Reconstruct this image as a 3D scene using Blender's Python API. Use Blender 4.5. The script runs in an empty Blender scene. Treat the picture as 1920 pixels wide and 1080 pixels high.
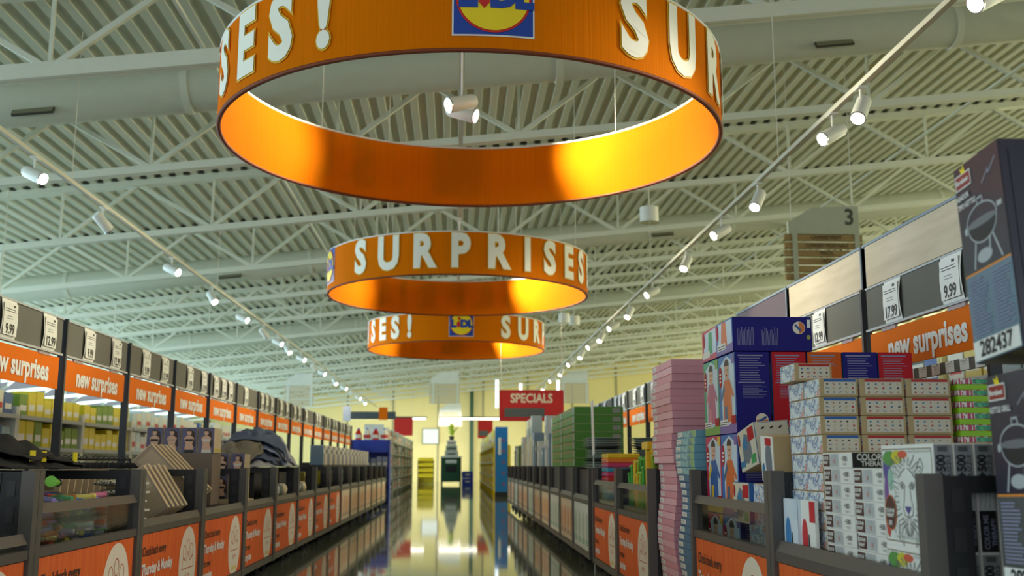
import bpy, bmesh, math, random
from mathutils import Vector, Matrix, noise
R = math.radians
random.seed(7)
scene = bpy.context.scene
col = scene.collection

# ---------------------------------------------------------------- camera
cam_d = bpy.data.cameras.new('camera'); cam = bpy.data.objects.new('camera', cam_d); col.objects.link(cam)
cam_d.sensor_width = 36.0; cam_d.lens = 1950.0 / 1920.0 * 36.0
cam_d.clip_start = 0.05; cam_d.clip_end = 300
cam.location = (0, 0, 0.87)
cam.rotation_euler = (R(90 + 9.66), 0, R(-3.05))
cam_d.dof.use_dof = True; cam_d.dof.focus_distance = 4.6; cam_d.dof.aperture_fstop = 3.2
scene.camera = cam

# ---------------------------------------------------------------- world, daylight, exposure
w = bpy.data.worlds.new('world'); scene.world = w; w.use_nodes = True
bg = w.node_tree.nodes['Background']; bg.inputs[0].default_value = (0.80, 0.92, 1.0, 1); bg.inputs[1].default_value = 0.35

def area(name, loc, rot, sx, sy, power, colr):
    d = bpy.data.lights.new(name, 'AREA'); d.shape = 'RECTANGLE'; d.size = sx; d.size_y = sy; d.energy = power; d.color = colr
    o = bpy.data.objects.new(name, d); col.objects.link(o); o.location = loc; o.rotation_euler = rot
    return o
# window band along the left wall (cool daylight), warm fill light added along the right wall to brighten the ceiling, glazed shop front behind
area('daylight_window_left', (-13.7, 26, 2.4), (0, R(-90), 0), 2.2, 52, 4000, (0.62, 0.87, 1.0))
area('warm_fill_right', (21.7, 26, 4.6), (0, R(90), 0), 2.6, 52, 4400, (0.97, 0.94, 0.60))
area('daylight_shop_front', (-3, -5.7, 2.3), (R(90), 0, 0), 20, 3.6, 330, (0.86, 0.94, 1.0))
scene.view_settings.view_transform = 'Standard'
scene.view_settings.look = 'None'
scene.view_settings.exposure = 0.0
scene.view_settings.gamma = 1.0
scene.view_settings.use_curve_mapping = False

# ---------------------------------------------------------------- materials
def lin(c):
    r = []
    for v in c:
        v = v / 255.0
        r.append(v / 12.92 if v <= 0.04045 else ((v + 0.055) / 1.055) ** 2.4)
    return r
MATS = {}
def M(name, c=(200, 200, 200), rough=0.55, metal=0.0, var=0.08, scale=8.0, stretch=(1, 1, 1), emit=None, es=0.0, bump=0.0, spec=0.5, trans=0.0, coat=0.0):
    if name in MATS: return MATS[name]
    m = bpy.data.materials.new(name); m.use_nodes = True; nt = m.node_tree; b = nt.nodes['Principled BSDF']
    L = lin(c)
    tc = nt.nodes.new('ShaderNodeTexCoord'); mp = nt.nodes.new('ShaderNodeMapping'); mp.inputs['Scale'].default_value = stretch
    nz = nt.nodes.new('ShaderNodeTexNoise'); nz.inputs['Scale'].default_value = scale; nz.inputs['Detail'].default_value = 3
    mx = nt.nodes.new('ShaderNodeMix'); mx.data_type = 'RGBA'
    mx.inputs[6].default_value = (*[max(0, v * (1 - var)) for v in L], 1); mx.inputs[7].default_value = (*[min(1, v * (1 + var)) for v in L], 1)
    nt.links.new(tc.outputs['Object'], mp.inputs[0]); nt.links.new(mp.outputs[0], nz.inputs['Vector'])
    nt.links.new(nz.outputs['Fac'], mx.inputs[0]); nt.links.new(mx.outputs[2], b.inputs['Base Color'])
    b.inputs['Roughness'].default_value = rough; b.inputs['Metallic'].default_value = metal
    b.inputs['Specular IOR Level'].default_value = spec; b.inputs['Coat Weight'].default_value = coat
    if emit:
        b.inputs['Emission Color'].default_value = (*lin(emit), 1); b.inputs['Emission Strength'].default_value = es
    if bump:
        bp = nt.nodes.new('ShaderNodeBump'); bp.inputs['Strength'].default_value = bump; bp.inputs['Distance'].default_value = 0.01
        nt.links.new(nz.outputs['Fac'], bp.inputs['Height']); nt.links.new(bp.outputs[0], b.inputs['Normal'])
    if trans:
        tr = nt.nodes.new('ShaderNodeBsdfTranslucent'); ms = nt.nodes.new('ShaderNodeMixShader'); ms.inputs[0].default_value = trans
        nt.links.new(mx.outputs[2], tr.inputs[0]); nt.links.new(b.outputs[0], ms.inputs[1]); nt.links.new(tr.outputs[0], ms.inputs[2])
        nt.links.new(ms.outputs[0], nt.nodes['Material Output'].inputs[0])
    MATS[name] = m
    return m
def M_print(name, colors, scale=14.0, rough=0.4, stretch=(1, 1, 1)):
    """a printed picture seen out of focus: random patches in the given colours"""
    if name in MATS: return MATS[name]
    m = bpy.data.materials.new(name); m.use_nodes = True; nt = m.node_tree; b = nt.nodes['Principled BSDF']
    tc = nt.nodes.new('ShaderNodeTexCoord'); mp = nt.nodes.new('ShaderNodeMapping'); mp.inputs['Scale'].default_value = stretch
    nz = nt.nodes.new('ShaderNodeTexNoise'); nz.inputs['Scale'].default_value = scale; nz.inputs['Detail'].default_value = 2
    rp = nt.nodes.new('ShaderNodeValToRGB'); rp.color_ramp.interpolation = 'CONSTANT'; e = rp.color_ramp.elements
    n = len(colors)
    e[0].position = 0; e[0].color = (*lin(colors[0]), 1); e[1].position = 0.36; e[1].color = (*lin(colors[1]), 1)
    for i in range(2, n):
        x = e.new(0.36 + 0.3 * (i - 1) / (n - 1)); x.color = (*lin(colors[i]), 1)
    nt.links.new(tc.outputs['Object'], mp.inputs[0]); nt.links.new(mp.outputs[0], nz.inputs['Vector']); nt.links.new(nz.outputs['Fac'], rp.inputs[0]); nt.links.new(rp.outputs[0], b.inputs['Base Color'])
    b.inputs['Roughness'].default_value = rough
    MATS[name] = m
    return m
def M_clear(name, tint=(235, 240, 240), gloss=0.10, rough=0.05):
    if name in MATS: return MATS[name]
    m = bpy.data.materials.new(name); m.use_nodes = True; nt = m.node_tree
    t = nt.nodes.new('ShaderNodeBsdfTransparent'); t.inputs[0].default_value = (*lin(tint), 1)
    g = nt.nodes.new('ShaderNodeBsdfGlossy'); g.inputs['Roughness'].default_value = rough
    lw = nt.nodes.new('ShaderNodeLayerWeight'); lw.inputs[0].default_value = 0.25
    ad = nt.nodes.new('ShaderNodeMath'); ad.operation = 'ADD'; ad.use_clamp = True; ad.inputs[1].default_value = gloss
    nz = nt.nodes.new('ShaderNodeTexNoise'); nz.inputs['Scale'].default_value = 18; bp = nt.nodes.new('ShaderNodeBump'); bp.inputs['Strength'].default_value = rough * 2
    nt.links.new(nz.outputs['Fac'], bp.inputs['Height']); nt.links.new(bp.outputs[0], g.inputs['Normal'])
    ms = nt.nodes.new('ShaderNodeMixShader')
    nt.links.new(lw.outputs['Facing'], ad.inputs[0]); nt.links.new(ad.outputs[0], ms.inputs[0])
    ml = nt.nodes.new('ShaderNodeMath'); ml.operation = 'MULTIPLY'; ml.inputs[1].default_value = 0.35
    nt.links.new(lw.outputs['Facing'], ml.inputs[0]); nt.links.new(ml.outputs[0], ad.inputs[0])
    nt.links.new(t.outputs[0], ms.inputs[1]); nt.links.new(g.outputs[0], ms.inputs[2]); nt.links.new(ms.outputs[0], nt.nodes['Material Output'].inputs[0])
    MATS[name] = m
    return m
def M_wood(name, c1, c2, scale=3.0, stretch=(1, 14, 14), rough=0.5):
    m = M(name, c1, rough)
    nt = m.node_tree; mx = [n for n in nt.nodes if n.type == 'MIX'][0]; mp = [n for n in nt.nodes if n.type == 'MAPPING'][0]; nz = [n for n in nt.nodes if n.type == 'TEX_NOISE'][0]
    mp.inputs['Scale'].default_value = stretch; nz.inputs['Scale'].default_value = scale; nz.inputs['Detail'].default_value = 6
    rp = nt.nodes.new('ShaderNodeValToRGB'); rp.color_ramp.elements[0].position = 0.32; rp.color_ramp.elements[1].position = 0.68
    nt.links.new(nz.outputs['Fac'], rp.inputs[0]); nt.links.new(rp.outputs[0], mx.inputs[0])
    mx.inputs[6].default_value = (*lin(c1), 1); mx.inputs[7].default_value = (*lin(c2), 1)
    return m

STEEL = M('bin_steel', (92, 88, 84), 0.45, 0.25)
BLACK = M('black_steel', (26, 27, 30), 0.5)
DARK = M('dark_plastic', (40, 40, 43), 0.45)
WHITE = M('white_paper', (236, 234, 228), 0.6)
CHALK = M('white_paint', (225, 225, 216), 0.6)
GREYP = M('header_grey', (112, 110, 102), 0.75, var=0.04, spec=0.2)
ORANGE = M('banner_orange', (232, 114, 8), 0.7, var=0.05, spec=0.15)
RED = M('sign_red', (205, 28, 18), 0.45)
ACRYL = M_clear('clear_acrylic', (232, 236, 234), 0.05, 0.04)
BAG = M_clear('clear_bag', (250, 252, 252), 0.06, 0.14)
INK = M('black_ink', (24, 23, 25), 0.5)
KRAFT = M('kraft_card', (188, 164, 122), 0.7, scale=30)
YELLOW = M('bright_yellow', (246, 214, 10), 0.45)
BLUE = M('logo_blue', (8, 62, 160), 0.45)
POSTER = M_wood('poster_orange', (226, 84, 18), (236, 118, 40), 2.0, (16, 1, 1.2), 0.6)
FABRIC = M('ring_fabric', (240, 134, 4), 0.75, var=0.10, scale=3.0, stretch=(30, 30, 0.3), bump=0.25, trans=0.30, spec=0.04)
HEM = M('ring_hem', (128, 58, 22), 0.7)
LETTER = M('ring_letter', (246, 243, 228), 0.6, var=0.02)
EDGE = M('ring_letter_edge', (226, 176, 30), 0.6)

# ---------------------------------------------------------------- helpers
def tag(o, label=None, cat=None, group=None, kind=None):
    if label: o['label'] = label
    if cat: o['category'] = cat
    if group: o['group'] = group
    if kind: o['kind'] = kind
    return o
def thing(name, label, cat, loc=(0, 0, 0), rz=0.0, group=None, rot=None):
    o = bpy.data.objects.new(name, None); o.empty_display_size = 0.1; col.objects.link(o)
    o.location = loc; o.rotation_euler = rot if rot else (0, 0, rz)
    return tag(o, label, cat, group)
def link(name, mesh, parent=None, loc=(0, 0, 0), rot=(0, 0, 0), scale=None):
    o = bpy.data.objects.new(name, mesh); col.objects.link(o); o.parent = parent; o.location = loc; o.rotation_euler = rot
    if scale: o.scale = scale
    return o
def copy_tree(o, parent=None):
    c = o.copy(); col.objects.link(c); c.parent = parent
    for ch in list(o.children): copy_tree(ch, c)
    return c
class MB:
    def __init__(s): s.v = []; s.f = []; s.mi = []; s.sm = []
    def add(s, vs, fs, mi=0, sm=False):
        b = len(s.v); s.v += [tuple(v) for v in vs]
        for f in fs: s.f.append([i + b for i in f]); s.mi.append(mi); s.sm.append(sm)
        return s
    def box(s, x0, y0, z0, x1, y1, z1, mi=0):
        vs = [(x, y, z) for z in (z0, z1) for y in (y0, y1) for x in (x0, x1)]
        return s.add(vs, [(0, 2, 3, 1), (4, 5, 7, 6), (0, 1, 5, 4), (2, 6, 7, 3), (0, 4, 6, 2), (1, 3, 7, 5)], mi)
    def bar(s, a, b, wd, ht, mi=0):
        a = Vector(a); b = Vector(b); d = (b - a).normalized(); u = Vector((0, 0, 1)) if abs(d.z) < 0.95 else Vector((0, 1, 0))
        sx = d.cross(u).normalized() * wd / 2; sz = sx.cross(d).normalized() * ht / 2
        vs = [p + i * sx + j * sz for p in (a, b) for (i, j) in ((-1, -1), (1, -1), (1, 1), (-1, 1))]
        return s.add(vs, [(3, 2, 1, 0), (4, 5, 6, 7), (0, 1, 5, 4), (1, 2, 6, 5), (2, 3, 7, 6), (3, 0, 4, 7)], mi)
    def tube(s, pts, r, n=8, mi=0, cap=True, radii=None):
        pts = [Vector(p) for p in pts]; rings = []
        for i, p in enumerate(pts):
            d = (pts[min(i + 1, len(pts) - 1)] - pts[max(i - 1, 0)]).normalized(); u = Vector((0, 0, 1)) if abs(d.z) < 0.9 else Vector((1, 0, 0))
            a = d.cross(u).normalized(); b = d.cross(a); rr = radii[i] if radii else r
            rings.append([p + (a * math.cos(t) + b * math.sin(t)) * rr for t in [2 * math.pi * k / n for k in range(n)]])
        vs = [v for q in rings for v in q]; fs = []
        for i in range(len(pts) - 1):
            for k in range(n): fs.append((i * n + k, i * n + (k + 1) % n, (i + 1) * n + (k + 1) % n, (i + 1) * n + k))
        s.add(vs, fs, mi, True)
        if cap: s.add(rings[0], [tuple(range(n))], mi); s.add(rings[-1], [tuple(reversed(range(n)))], mi)
        return s
    def prism(s, poly, z0, z1, mi=0):      # poly in xy, extruded along z
        n = len(poly); vs = [(x, y, z0) for x, y in poly] + [(x, y, z1) for x, y in poly]
        return s.add(vs, [tuple(reversed(range(n))), tuple(range(n, 2 * n))] + [(i, (i + 1) % n, n + (i + 1) % n, n + i) for i in range(n)], mi)
    def mesh(s, name, mats):
        me = bpy.data.meshes.new(name); me.from_pydata(s.v, [], s.f)
        for m in (mats if isinstance(mats, (list, tuple)) else [mats]): me.materials.append(m)
        me.polygons.foreach_set('material_index', s.mi); me.polygons.foreach_set('use_smooth', s.sm); me.update()
        bm = bmesh.new(); bm.from_mesh(me); bmesh.ops.recalc_face_normals(bm, faces=bm.faces); bm.to_mesh(me); bm.free()
        return me
    def build(s, name, mats, parent=None, loc=(0, 0, 0), rot=(0, 0, 0)):
        return link(name, s.mesh(name, mats), parent, loc, rot)
class P2:
    """flat print: shapes in the xy plane, later ones laid over earlier ones"""
    def __init__(s, step=0.0004): s.v = []; s.f = []; s.mi = []; s.z = 0.0; s.mats = []; s.step = step
    def _m(s, m):
        if m not in s.mats: s.mats.append(m)
        return s.mats.index(m)
    def poly(s, pts, m):
        b = len(s.v); s.v += [(x, y, s.z) for x, y in pts]; s.f.append(list(range(b, b + len(pts)))); s.mi.append(s._m(m)); s.z += s.step
        return s
    def rect(s, x0, y0, x1, y1, m): return s.poly([(x0, y0), (x1, y0), (x1, y1), (x0, y1)], m)
    def disc(s, cx, cy, rx, ry, m, n=20, a0=0, a1=360):
        full = abs(a1 - a0) >= 360
        return s.poly([(cx + rx * math.cos(R(a0 + (a1 - a0) * k / (n if full else n - 1))), cy + ry * math.sin(R(a0 + (a1 - a0) * k / (n if full else n - 1)))) for k in range(n)], m)
    def line(s, pts, wd, m):
        for i in range(len(pts) - 1):
            a = Vector(pts[i]); b = Vector(pts[i + 1]); d = (b - a)
            if d.length < 1e-6: continue
            d.normalize(); nn = Vector((-d.y, d.x)) * wd / 2; a = a - d * wd * 0.2; b = b + d * wd * 0.2
            bb = len(s.v); s.v += [(*(p), s.z) for p in (a - nn, b - nn, b + nn, a + nn)]; s.f.append([bb, bb + 1, bb + 2, bb + 3]); s.mi.append(s._m(m))
        s.z += s.step
        return s
    def lines(s, x0, y0, x1, y1, n, m, fill=0.45, rag=0.25, seed=1):
        rr = random.Random(seed); st = (y1 - y0) / n
        for k in range(n):
            y = y0 + k * st; xe = x1 - (x1 - x0) * rr.random() * rag
            bb = len(s.v); s.v += [(x0, y, s.z), (xe, y, s.z), (xe, y + st * fill, s.z), (x0, y + st * fill, s.z)]; s.f.append([bb, bb + 1, bb + 2, bb + 3]); s.mi.append(s._m(m))
        s.z += s.step
        return s
    def mesh(s, name):
        if s.z > .002: s.v = [(x, y, z * .002 / s.z) for x, y, z in s.v]
        me = bpy.data.meshes.new(name); me.from_pydata(s.v, [], s.f)
        for m in s.mats: me.materials.append(m)
        me.polygons.foreach_set('material_index', s.mi); me.update()
        return me
TXT = {}
def textmesh(body, size, mat, off=0.0, sx=1.0, align='CENTER'):
    k = (body, size, mat.name, off, sx, align)
    if k in TXT: return TXT[k]
    cu = bpy.data.curves.new('lettering', 'FONT'); cu.body = body; cu.size = size; cu.align_x = align; cu.align_y = 'CENTER'; cu.offset = off; cu.resolution_u = 3
    o = bpy.data.objects.new('lettering_tmp', cu); col.objects.link(o)
    dg = bpy.context.evaluated_depsgraph_get(); me = bpy.data.meshes.new_from_object(o.evaluated_get(dg))
    bpy.data.objects.remove(o); bpy.data.curves.remove(cu)
    for v in me.vertices: v.co.x *= sx
    me.materials.clear(); me.materials.append(mat); me.name = 'lettering'
    TXT[k] = me
    return me
BOXM = {}
def boxmesh(wd, d, h, mats, bev=0.003):
    """carton with softened edges: x centred, front at y=0, base at z=0; mats: dict face -> material"""
    key = (round(wd, 4), round(d, 4), round(h, 4), tuple(sorted((k, m.name) for k, m in mats.items())), bev)
    if key in BOXM: return BOXM[key]
    bm = bmesh.new(); bmesh.ops.create_cube(bm, size=1.0)
    for v in bm.verts: v.co = Vector((v.co.x * wd, (v.co.y + 0.5) * d, (v.co.z + 0.5) * h))
    bmesh.ops.bevel(bm, geom=bm.edges[:], offset=min(bev, 0.2 * min(wd, d, h)), segments=1, affect='EDGES')
    names = ['body', 'front', 'back', 'left', 'right', 'top', 'bottom']; order = [mats.get(n, mats['body']) for n in names]; uniq = []
    for m in order:
        if m not in uniq: uniq.append(m)
    bm.normal_update()
    for f in bm.faces:
        n = f.normal; nm = 'body'
        if n.y < -0.95: nm = 'front'
        elif n.y > 0.95: nm = 'back'
        elif n.x < -0.95: nm = 'left'
        elif n.x > 0.95: nm = 'right'
        elif n.z > 0.95: nm = 'top'
        elif n.z < -0.95: nm = 'bottom'
        f.material_index = uniq.index(mats.get(nm, mats['body']))
    me = bpy.data.meshes.new('carton'); bm.to_mesh(me); bm.free()
    for m in uniq: me.materials.append(m)
    BOXM[key] = me
    return me
def stick(parent, mesh, face, u, v, size, name='lettering', e=0.0012, roll=0.0, label=None):
    """put a flat print on a face of a carton of (w,d,h); u to the right from the face centre, v up from the base"""
    wd, d, h = size
    if face == 'front': loc = (u, -e, v); M3 = Matrix.Rotation(R(90), 3, 'X')
    elif face == 'right': loc = (wd / 2 + e, d / 2 + u, v); M3 = Matrix.Rotation(R(90), 3, 'Z') @ Matrix.Rotation(R(90), 3, 'X')
    elif face == 'left': loc = (-wd / 2 - e, d / 2 - u, v); M3 = Matrix.Rotation(R(-90), 3, 'Z') @ Matrix.Rotation(R(90), 3, 'X')
    elif face == 'back': loc = (-u, d + e, v); M3 = Matrix.Rotation(R(180), 3, 'Z') @ Matrix.Rotation(R(90), 3, 'X')
    else: loc = (u, d / 2 + v, h + e); M3 = Matrix.Identity(3)
    M3 = M3 @ Matrix.Rotation(R(roll), 3, 'Z')
    o = link(name, mesh, parent, loc, M3.to_euler())
    if label: o['label'] = label
    return o
RIGHT = R(-90); LEFT = R(90)       # turned so that the front looks into the aisle
def carton(name, label, cat, group, size, loc, rz, mats, rot=None, bev=0.003):
    o = link(name, boxmesh(*size, mats, bev), None, loc, rot if rot else (0, 0, rz))
    return tag(o, label, cat, group)

# ================================================================ the setting
ROOF0, SL = 5.37, 0.11
def floor_mat():
    m = M('polished_concrete', (122, 128, 114), 0.07, var=0.16, scale=1.3, spec=0.8)
    nt = m.node_tree; b = nt.nodes['Principled BSDF']
    tc = nt.nodes.new('ShaderNodeTexCoord'); n2 = nt.nodes.new('ShaderNodeTexNoise'); n2.inputs['Scale'].default_value = 6; mr = nt.nodes.new('ShaderNodeMapRange')
    mr.inputs[3].default_value = 0.015; mr.inputs[4].default_value = 0.075
    bp = nt.nodes.new('ShaderNodeBump'); bp.inputs['Strength'].default_value = 0.006; n3 = nt.nodes.new('ShaderNodeTexNoise'); n3.inputs['Scale'].default_value = 2.2
    nt.links.new(tc.outputs['Object'], n2.inputs['Vector']); nt.links.new(n2.outputs['Fac'], mr.inputs[0]); nt.links.new(mr.outputs[0], b.inputs['Roughness'])
    nt.links.new(tc.outputs['Object'], n3.inputs['Vector']); nt.links.new(n3.outputs['Fac'], bp.inputs['Height']); nt.links.new(bp.outputs[0], b.inputs['Normal'])
    return m
mb = MB()
mb.box(-14, -6, -0.2, 22, 56.2, 0); fl = mb.build('floor', floor_mat()); tag(fl, 'polished grey concrete floor of the aisle', kind='structure')
DECK = M('deck_white', (211, 214, 195), 0.6, var=0.05, scale=0.6)
mb = MB(); x = -14.0; prof = []
while x < 22:
    prof += [(x, 0.0), (x + 0.085, 0.0), (x + 0.105, 0.055), (x + 0.18, 0.055)]; x += 0.2
vs = [(px, py, ROOF0 + SL * px + pz) for py in (-6.0, 56.2) for px, pz in prof]; n = len(prof)
mb.add(vs, [(i, i + 1, n + i + 1, n + i) for i in range(n - 1)])
mb.add([(-14, -6, ROOF0 - 14 * SL + .25), (22, -6, ROOF0 + 22 * SL + .25), (22, 56.2, ROOF0 + 22 * SL + .25), (-14, 56.2, ROOF0 - 14 * SL + .25)], [(0, 1, 2, 3)])
ce = mb.build('ceiling', DECK); tag(ce, 'off-white corrugated metal roof deck sloping upward', kind='structure')
cl = MB(); x = -13.8  # dark boxes modelled in the deck flutes stand in for shade above the joists
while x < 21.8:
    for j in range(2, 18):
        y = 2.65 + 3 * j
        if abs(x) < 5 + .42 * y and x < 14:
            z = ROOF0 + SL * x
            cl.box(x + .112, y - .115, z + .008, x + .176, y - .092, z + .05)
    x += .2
o = cl.build('flute_shade', M('flute_shade_dark', (66, 64, 54), .8), ce); o['kind'] = 'stuff'
# walls
CREAM = M('cream_wall', (234, 220, 154), 0.7, var=0.05, scale=0.5)
mb = MB(); mb.add([(-14, 56, 0), (22, 56, 0), (22, 56, ROOF0 + 22 * SL + .1), (-14, 56, ROOF0 - 14 * SL + .1), (-14, 56.2, 0), (22, 56.2, 0), (22, 56.2, ROOF0 + 22 * SL + .1), (-14, 56.2, ROOF0 - 14 * SL + .1)],
    [(0, 1, 2, 3), (5, 4, 7, 6), (0, 4, 5, 1), (3, 2, 6, 7), (0, 3, 7, 4), (1, 5, 6, 2)])
wb = mb.build('wall_back', CREAM); tag(wb, 'pale yellow end wall of the store', kind='structure')
SEAM = M('seam_grey', (150, 148, 120), 0.6)
for k in range(14):
    x = -13 + 2.4 * k
    MB().box(x, 55.95, 0, x + 0.07, 56, ROOF0 + SL * x - .1).build('wall_joint', SEAM, wb)
GRN = M('dark_green_paint', (30, 74, 48), 0.5)
MB().box(.72, 55.6, 0, .92, 55.8, 4.9).build('downpipe', GRN, wb)
mb = MB(); mb.box(-14.2, -6, 0, -14, 56.2, 1.2).box(-14.2, -6, 3.55, -14, 56.2, 3.95); o = mb.build('wall_left', CHALK); tag(o, 'left side wall with a band of windows', kind='structure')
for k in range(8):
    y = -6 + 8.8 * k
    MB().box(-14.2, y, 1.2, -14, y + 0.25, 3.55).build('window_mullion', CHALK, o)
mb = MB(); mb.box(22, -6, 0, 22.2, 56.2, 3.2).box(22, -6, 6.0, 22.2, 56.2, 8.0); o = mb.build('wall_right', CREAM); tag(o, 'right side wall with an open band', kind='structure')

# ---- roof joists: sloping with the roof, crossing the aisle
JM = M('joist_white', (218, 221, 205), 0.55, var=0.04)
member = {}
def web(dx, dz, wdt):
    k = (round(dx, 3), round(dz, 3), wdt)
    if k not in member: member[k] = MB().bar((0, 0, 0), (dx, 0, dz), wdt, wdt).mesh('web_member', JM)
    return member[k]
count = 0
for j in range(18):
    y = 2.65 + 3 * j
    if y > 55: break
    t = thing('roof_joist', 'white open-web steel roof joist under the corrugated deck', None, (0, y, ROOF0), 0, 'roof joists'); t['kind'] = 'structure'; del t['group']
    heavy = 0.05 if j == 2 else 0.0
    mb = MB(); mb.bar((-14, 0, -14 * SL - .045), (22, 0, 22 * SL - .045), .17 + heavy, .09); mb.build('top_chord', JM, t)
    mb = MB(); mb.bar((-14, -.035, -14 * SL - .80), (22, -.035, 22 * SL - .80), .055, .085 + heavy); mb.bar((-14, .035, -14 * SL - .80), (22, .035, 22 * SL - .80), .055, .085 + heavy); mb.build('bottom_chord', JM, t)
    rest = MB(); xs = [-14 + 2.1 * k for k in range(17)]
    for k, x in enumerate(xs):
        a = (x, x * SL - .78); b = (x + 1.05, (x + 1.05) * SL - .06); c = (x + 2.1, (x + 2.1) * SL - .78)
        near = 2 <= j <= 8 and abs(x) < (4.2 + j * 1.6)
        for p, q, wv in ((a, b, .05), (b, c, .05), (c, (c[0], c[1] + .72), .03)):
            if near and count < 290:
                link('web_member', web(q[0] - p[0], q[1] - p[1], wv), t, (p[0], 0, p[1])); count += 1
            else: rest.bar((p[0], 0, p[1]), (q[0], 0, q[1]), wv, wv)
    rest.build('web_members', JM, t)['kind'] = 'stuff'
# long tie rods between joists
for k, x in enumerate((-9.0, -2.2, 6.4, 12.5)):
    o = MB().bar((x, -4, ROOF0 + SL * x - .72), (x, 55.9, ROOF0 + SL * x - .72), .03, .03).build('trim_%d' % (k + 1), JM); tag(o, 'thin bridging bar tying the roof joists together', kind='structure')
# ---- air ducts with grilles
DUCT = M('duct_white', (205, 208, 191), 0.55, var=0.04)
GRIL = M('grille_dark', (70, 68, 60), 0.6)
for n_, (y, rad, lab) in enumerate(((10.15, .23, 'large white round air duct crossing above the first hanging ring'), (19.15, .23, 'white round air duct crossing above the second hanging ring'), (28.15, .23, 'white round air duct crossing beyond the third hanging ring'))):
    t = thing('air_duct', lab, 'air duct', (0, y, ROOF0 - .48))
    mb = MB(); mb.tube([(-13.9, 0, -13.9 * SL), (21.9, 0, 21.9 * SL)], rad, 24); mb.build('duct_pipe', DUCT, t)
    for x in (-11.2, -7.1, -2.72, 1.0, 5.2, 9.3, 13.5):
        MB().tube([(x - .035, 0, (x - .035) * SL), (x + .035, 0, (x + .035) * SL)], rad + .012, 24).build('duct_joint', JM, t)
    for x in (-4.15, 3.85, 10.5):
        g = MB(); g.box(-.2, -.012, -.075, .2, .012, .075); gr = g.build('grille', GRIL, t, (x, -rad * .80, x * SL - rad * .60), (R(-37), -math.atan(SL), 0))
        for q in range(6): MB().box(-.19, -.02, -.064 + q * .024, .19, -.012, -.054 + q * .024).build('louvre', SEAM, gr)

# ---- light tracks and spot heads
TRK = M('track_white', (214, 210, 190), 0.5)
LENS = M('lamp_lens', (255, 250, 240), 0.2, emit=(255, 248, 235), es=14.0)
LENSB = M('lamp_reflector', (200, 205, 205), 0.15, 0.8)
HEADM = M('lamp_white', (232, 232, 224), 0.45)
def track(x, z, y0, y1, lab):
    t = thing('light_track', lab, 'light track', (x, 0, z))
    MB().box(-.02, y0, -.018, .02, y1, .018).build('rail', TRK, t)
    y = y0 + .6
    while y < y1:
        MB().tube([(0, y, .018), (0, y, ROOF0 + SL * x - z - .02)], .004, 5).build('hanger_wire', TRK, t); y += 6.0
    return t
track(-3.6, 3.47, 3, 48, 'long white light track above the left gondola')
track(2.78, 3.47, 2, 48, 'long white light track above the right gondola')
track(0.02, 3.95, 4.4, 30, 'light track running above the hanging rings')
def head_meshes():
    b = MB(); b.tube([(0, 0, .11), (0, 0, .09), (0, 0, -.10)], .05, 16, radii=[.040, .052, .055]); body = b.mesh('housing', HEADM)
    r = MB(); r.tube([(0, 0, -.10), (0, 0, -.112)], .055, 16, radii=[.055, .057]); rim = r.mesh('lens_rim', LENSB)
    l = MB(); l.tube([(0, 0, -.112), (0, 0, -.116)], .046, 16); lens = l.mesh('lens', LENS)
    return body, rim, lens
HB, HR, HL = head_meshes()
def spot(x, y, z, aim, lab, group, power=0.0, angle=50, colr=(1, .88, .70), drop=.17, offl=False):
    t = thing('track_spotlight', lab, 'spotlight', (x, y, z), 0, group)
    MB().tube([(0, 0, -.018), (0, 0, -drop)], .008, 6).build('stem', HEADM, t)
    MB().box(-.03, -.05, -.03, .03, .05, -.018).build('adapter', HEADM, t)
    d = (Vector(aim) - Vector((x, y, z - drop))).normalized(); q = d.to_track_quat('-Z', 'Y').to_euler()
    h = link('housing', HB, t, (0, 0, -drop), q); link('lens_rim', HR, h); link('lens', HL if not offl else HR, h)
    if power:
        ld = bpy.data.lights.new('spot_lamp', 'SPOT'); ld.energy = power; ld.spot_size = R(angle); ld.spot_blend = .85; ld.color = colr; ld.shadow_soft_size = .05
        lo = bpy.data.objects.new('spot_lamp', ld); col.objects.link(lo); lo.parent = t; lo.rotation_euler = q; lo.location = Vector((0, 0, -drop)) + d * .135
gl = 'spotlights on the left light track'; gr_ = 'spotlights on the right light track'
for i, y in enumerate((6.2, 8.75, 10.5, 13.1, 15.3, 17.5, 19.5, 21.0, 22.3, 24.2, 26.5, 28.0, 31, 33.5, 36, 38.5, 41)):
    spot(-3.6, y, 3.47, (-1.9, y - (1.6 if i % 4 != 2 else -2.5), .9) if i % 2 == 0 else (1.3, y - 1.8, .9), 'white spotlight on the track above the left gondola, turned %s' % ('across the aisle' if i % 2 else 'down to the goods below it'), gl, 130 if y < 32 else 60, 64)
for i, y in enumerate((5.0, 6.75, 7.3, 9.25, 10.6, 12.3, 14.5, 16.5, 18.2, 19.8, 21.2, 23, 25, 27.5, 30, 33, 36, 40)):
    spot(2.78, y, 3.47, (1.3, y - 1.5, .6) if i % 2 else (-1.7, y - 1.4, .7), 'white spotlight on the track above the right gondola, turned %s' % ('down to the goods below it' if i % 2 else 'across the aisle'), gr_, 60 if i % 2 else 170, 64, (1, .90, .74))
gc = 'spotlights hanging between the rings'
for yc in (6.08, 11.87, 17.6):
    for sx, p_ in ((1, 330), (-1, 190)):
        spot(0.02, yc + 1.05 + .10 * sx, 3.95, (.05 + sx * 1.32, yc + (.78 if sx > 0 else .35), 2.92), 'white spotlight hanging on a stem inside a ring, turned to its %s side' % ('brighter' if sx > 0 else 'dimmer'), gc, p_, 74, (1, .95, .72), .56)
spot(0.02, 25, 3.95, (0, 23, 0), 'lone white spotlight on a stem beyond the last ring', None, 55, 58, (1, .86, .55), .40)

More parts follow.
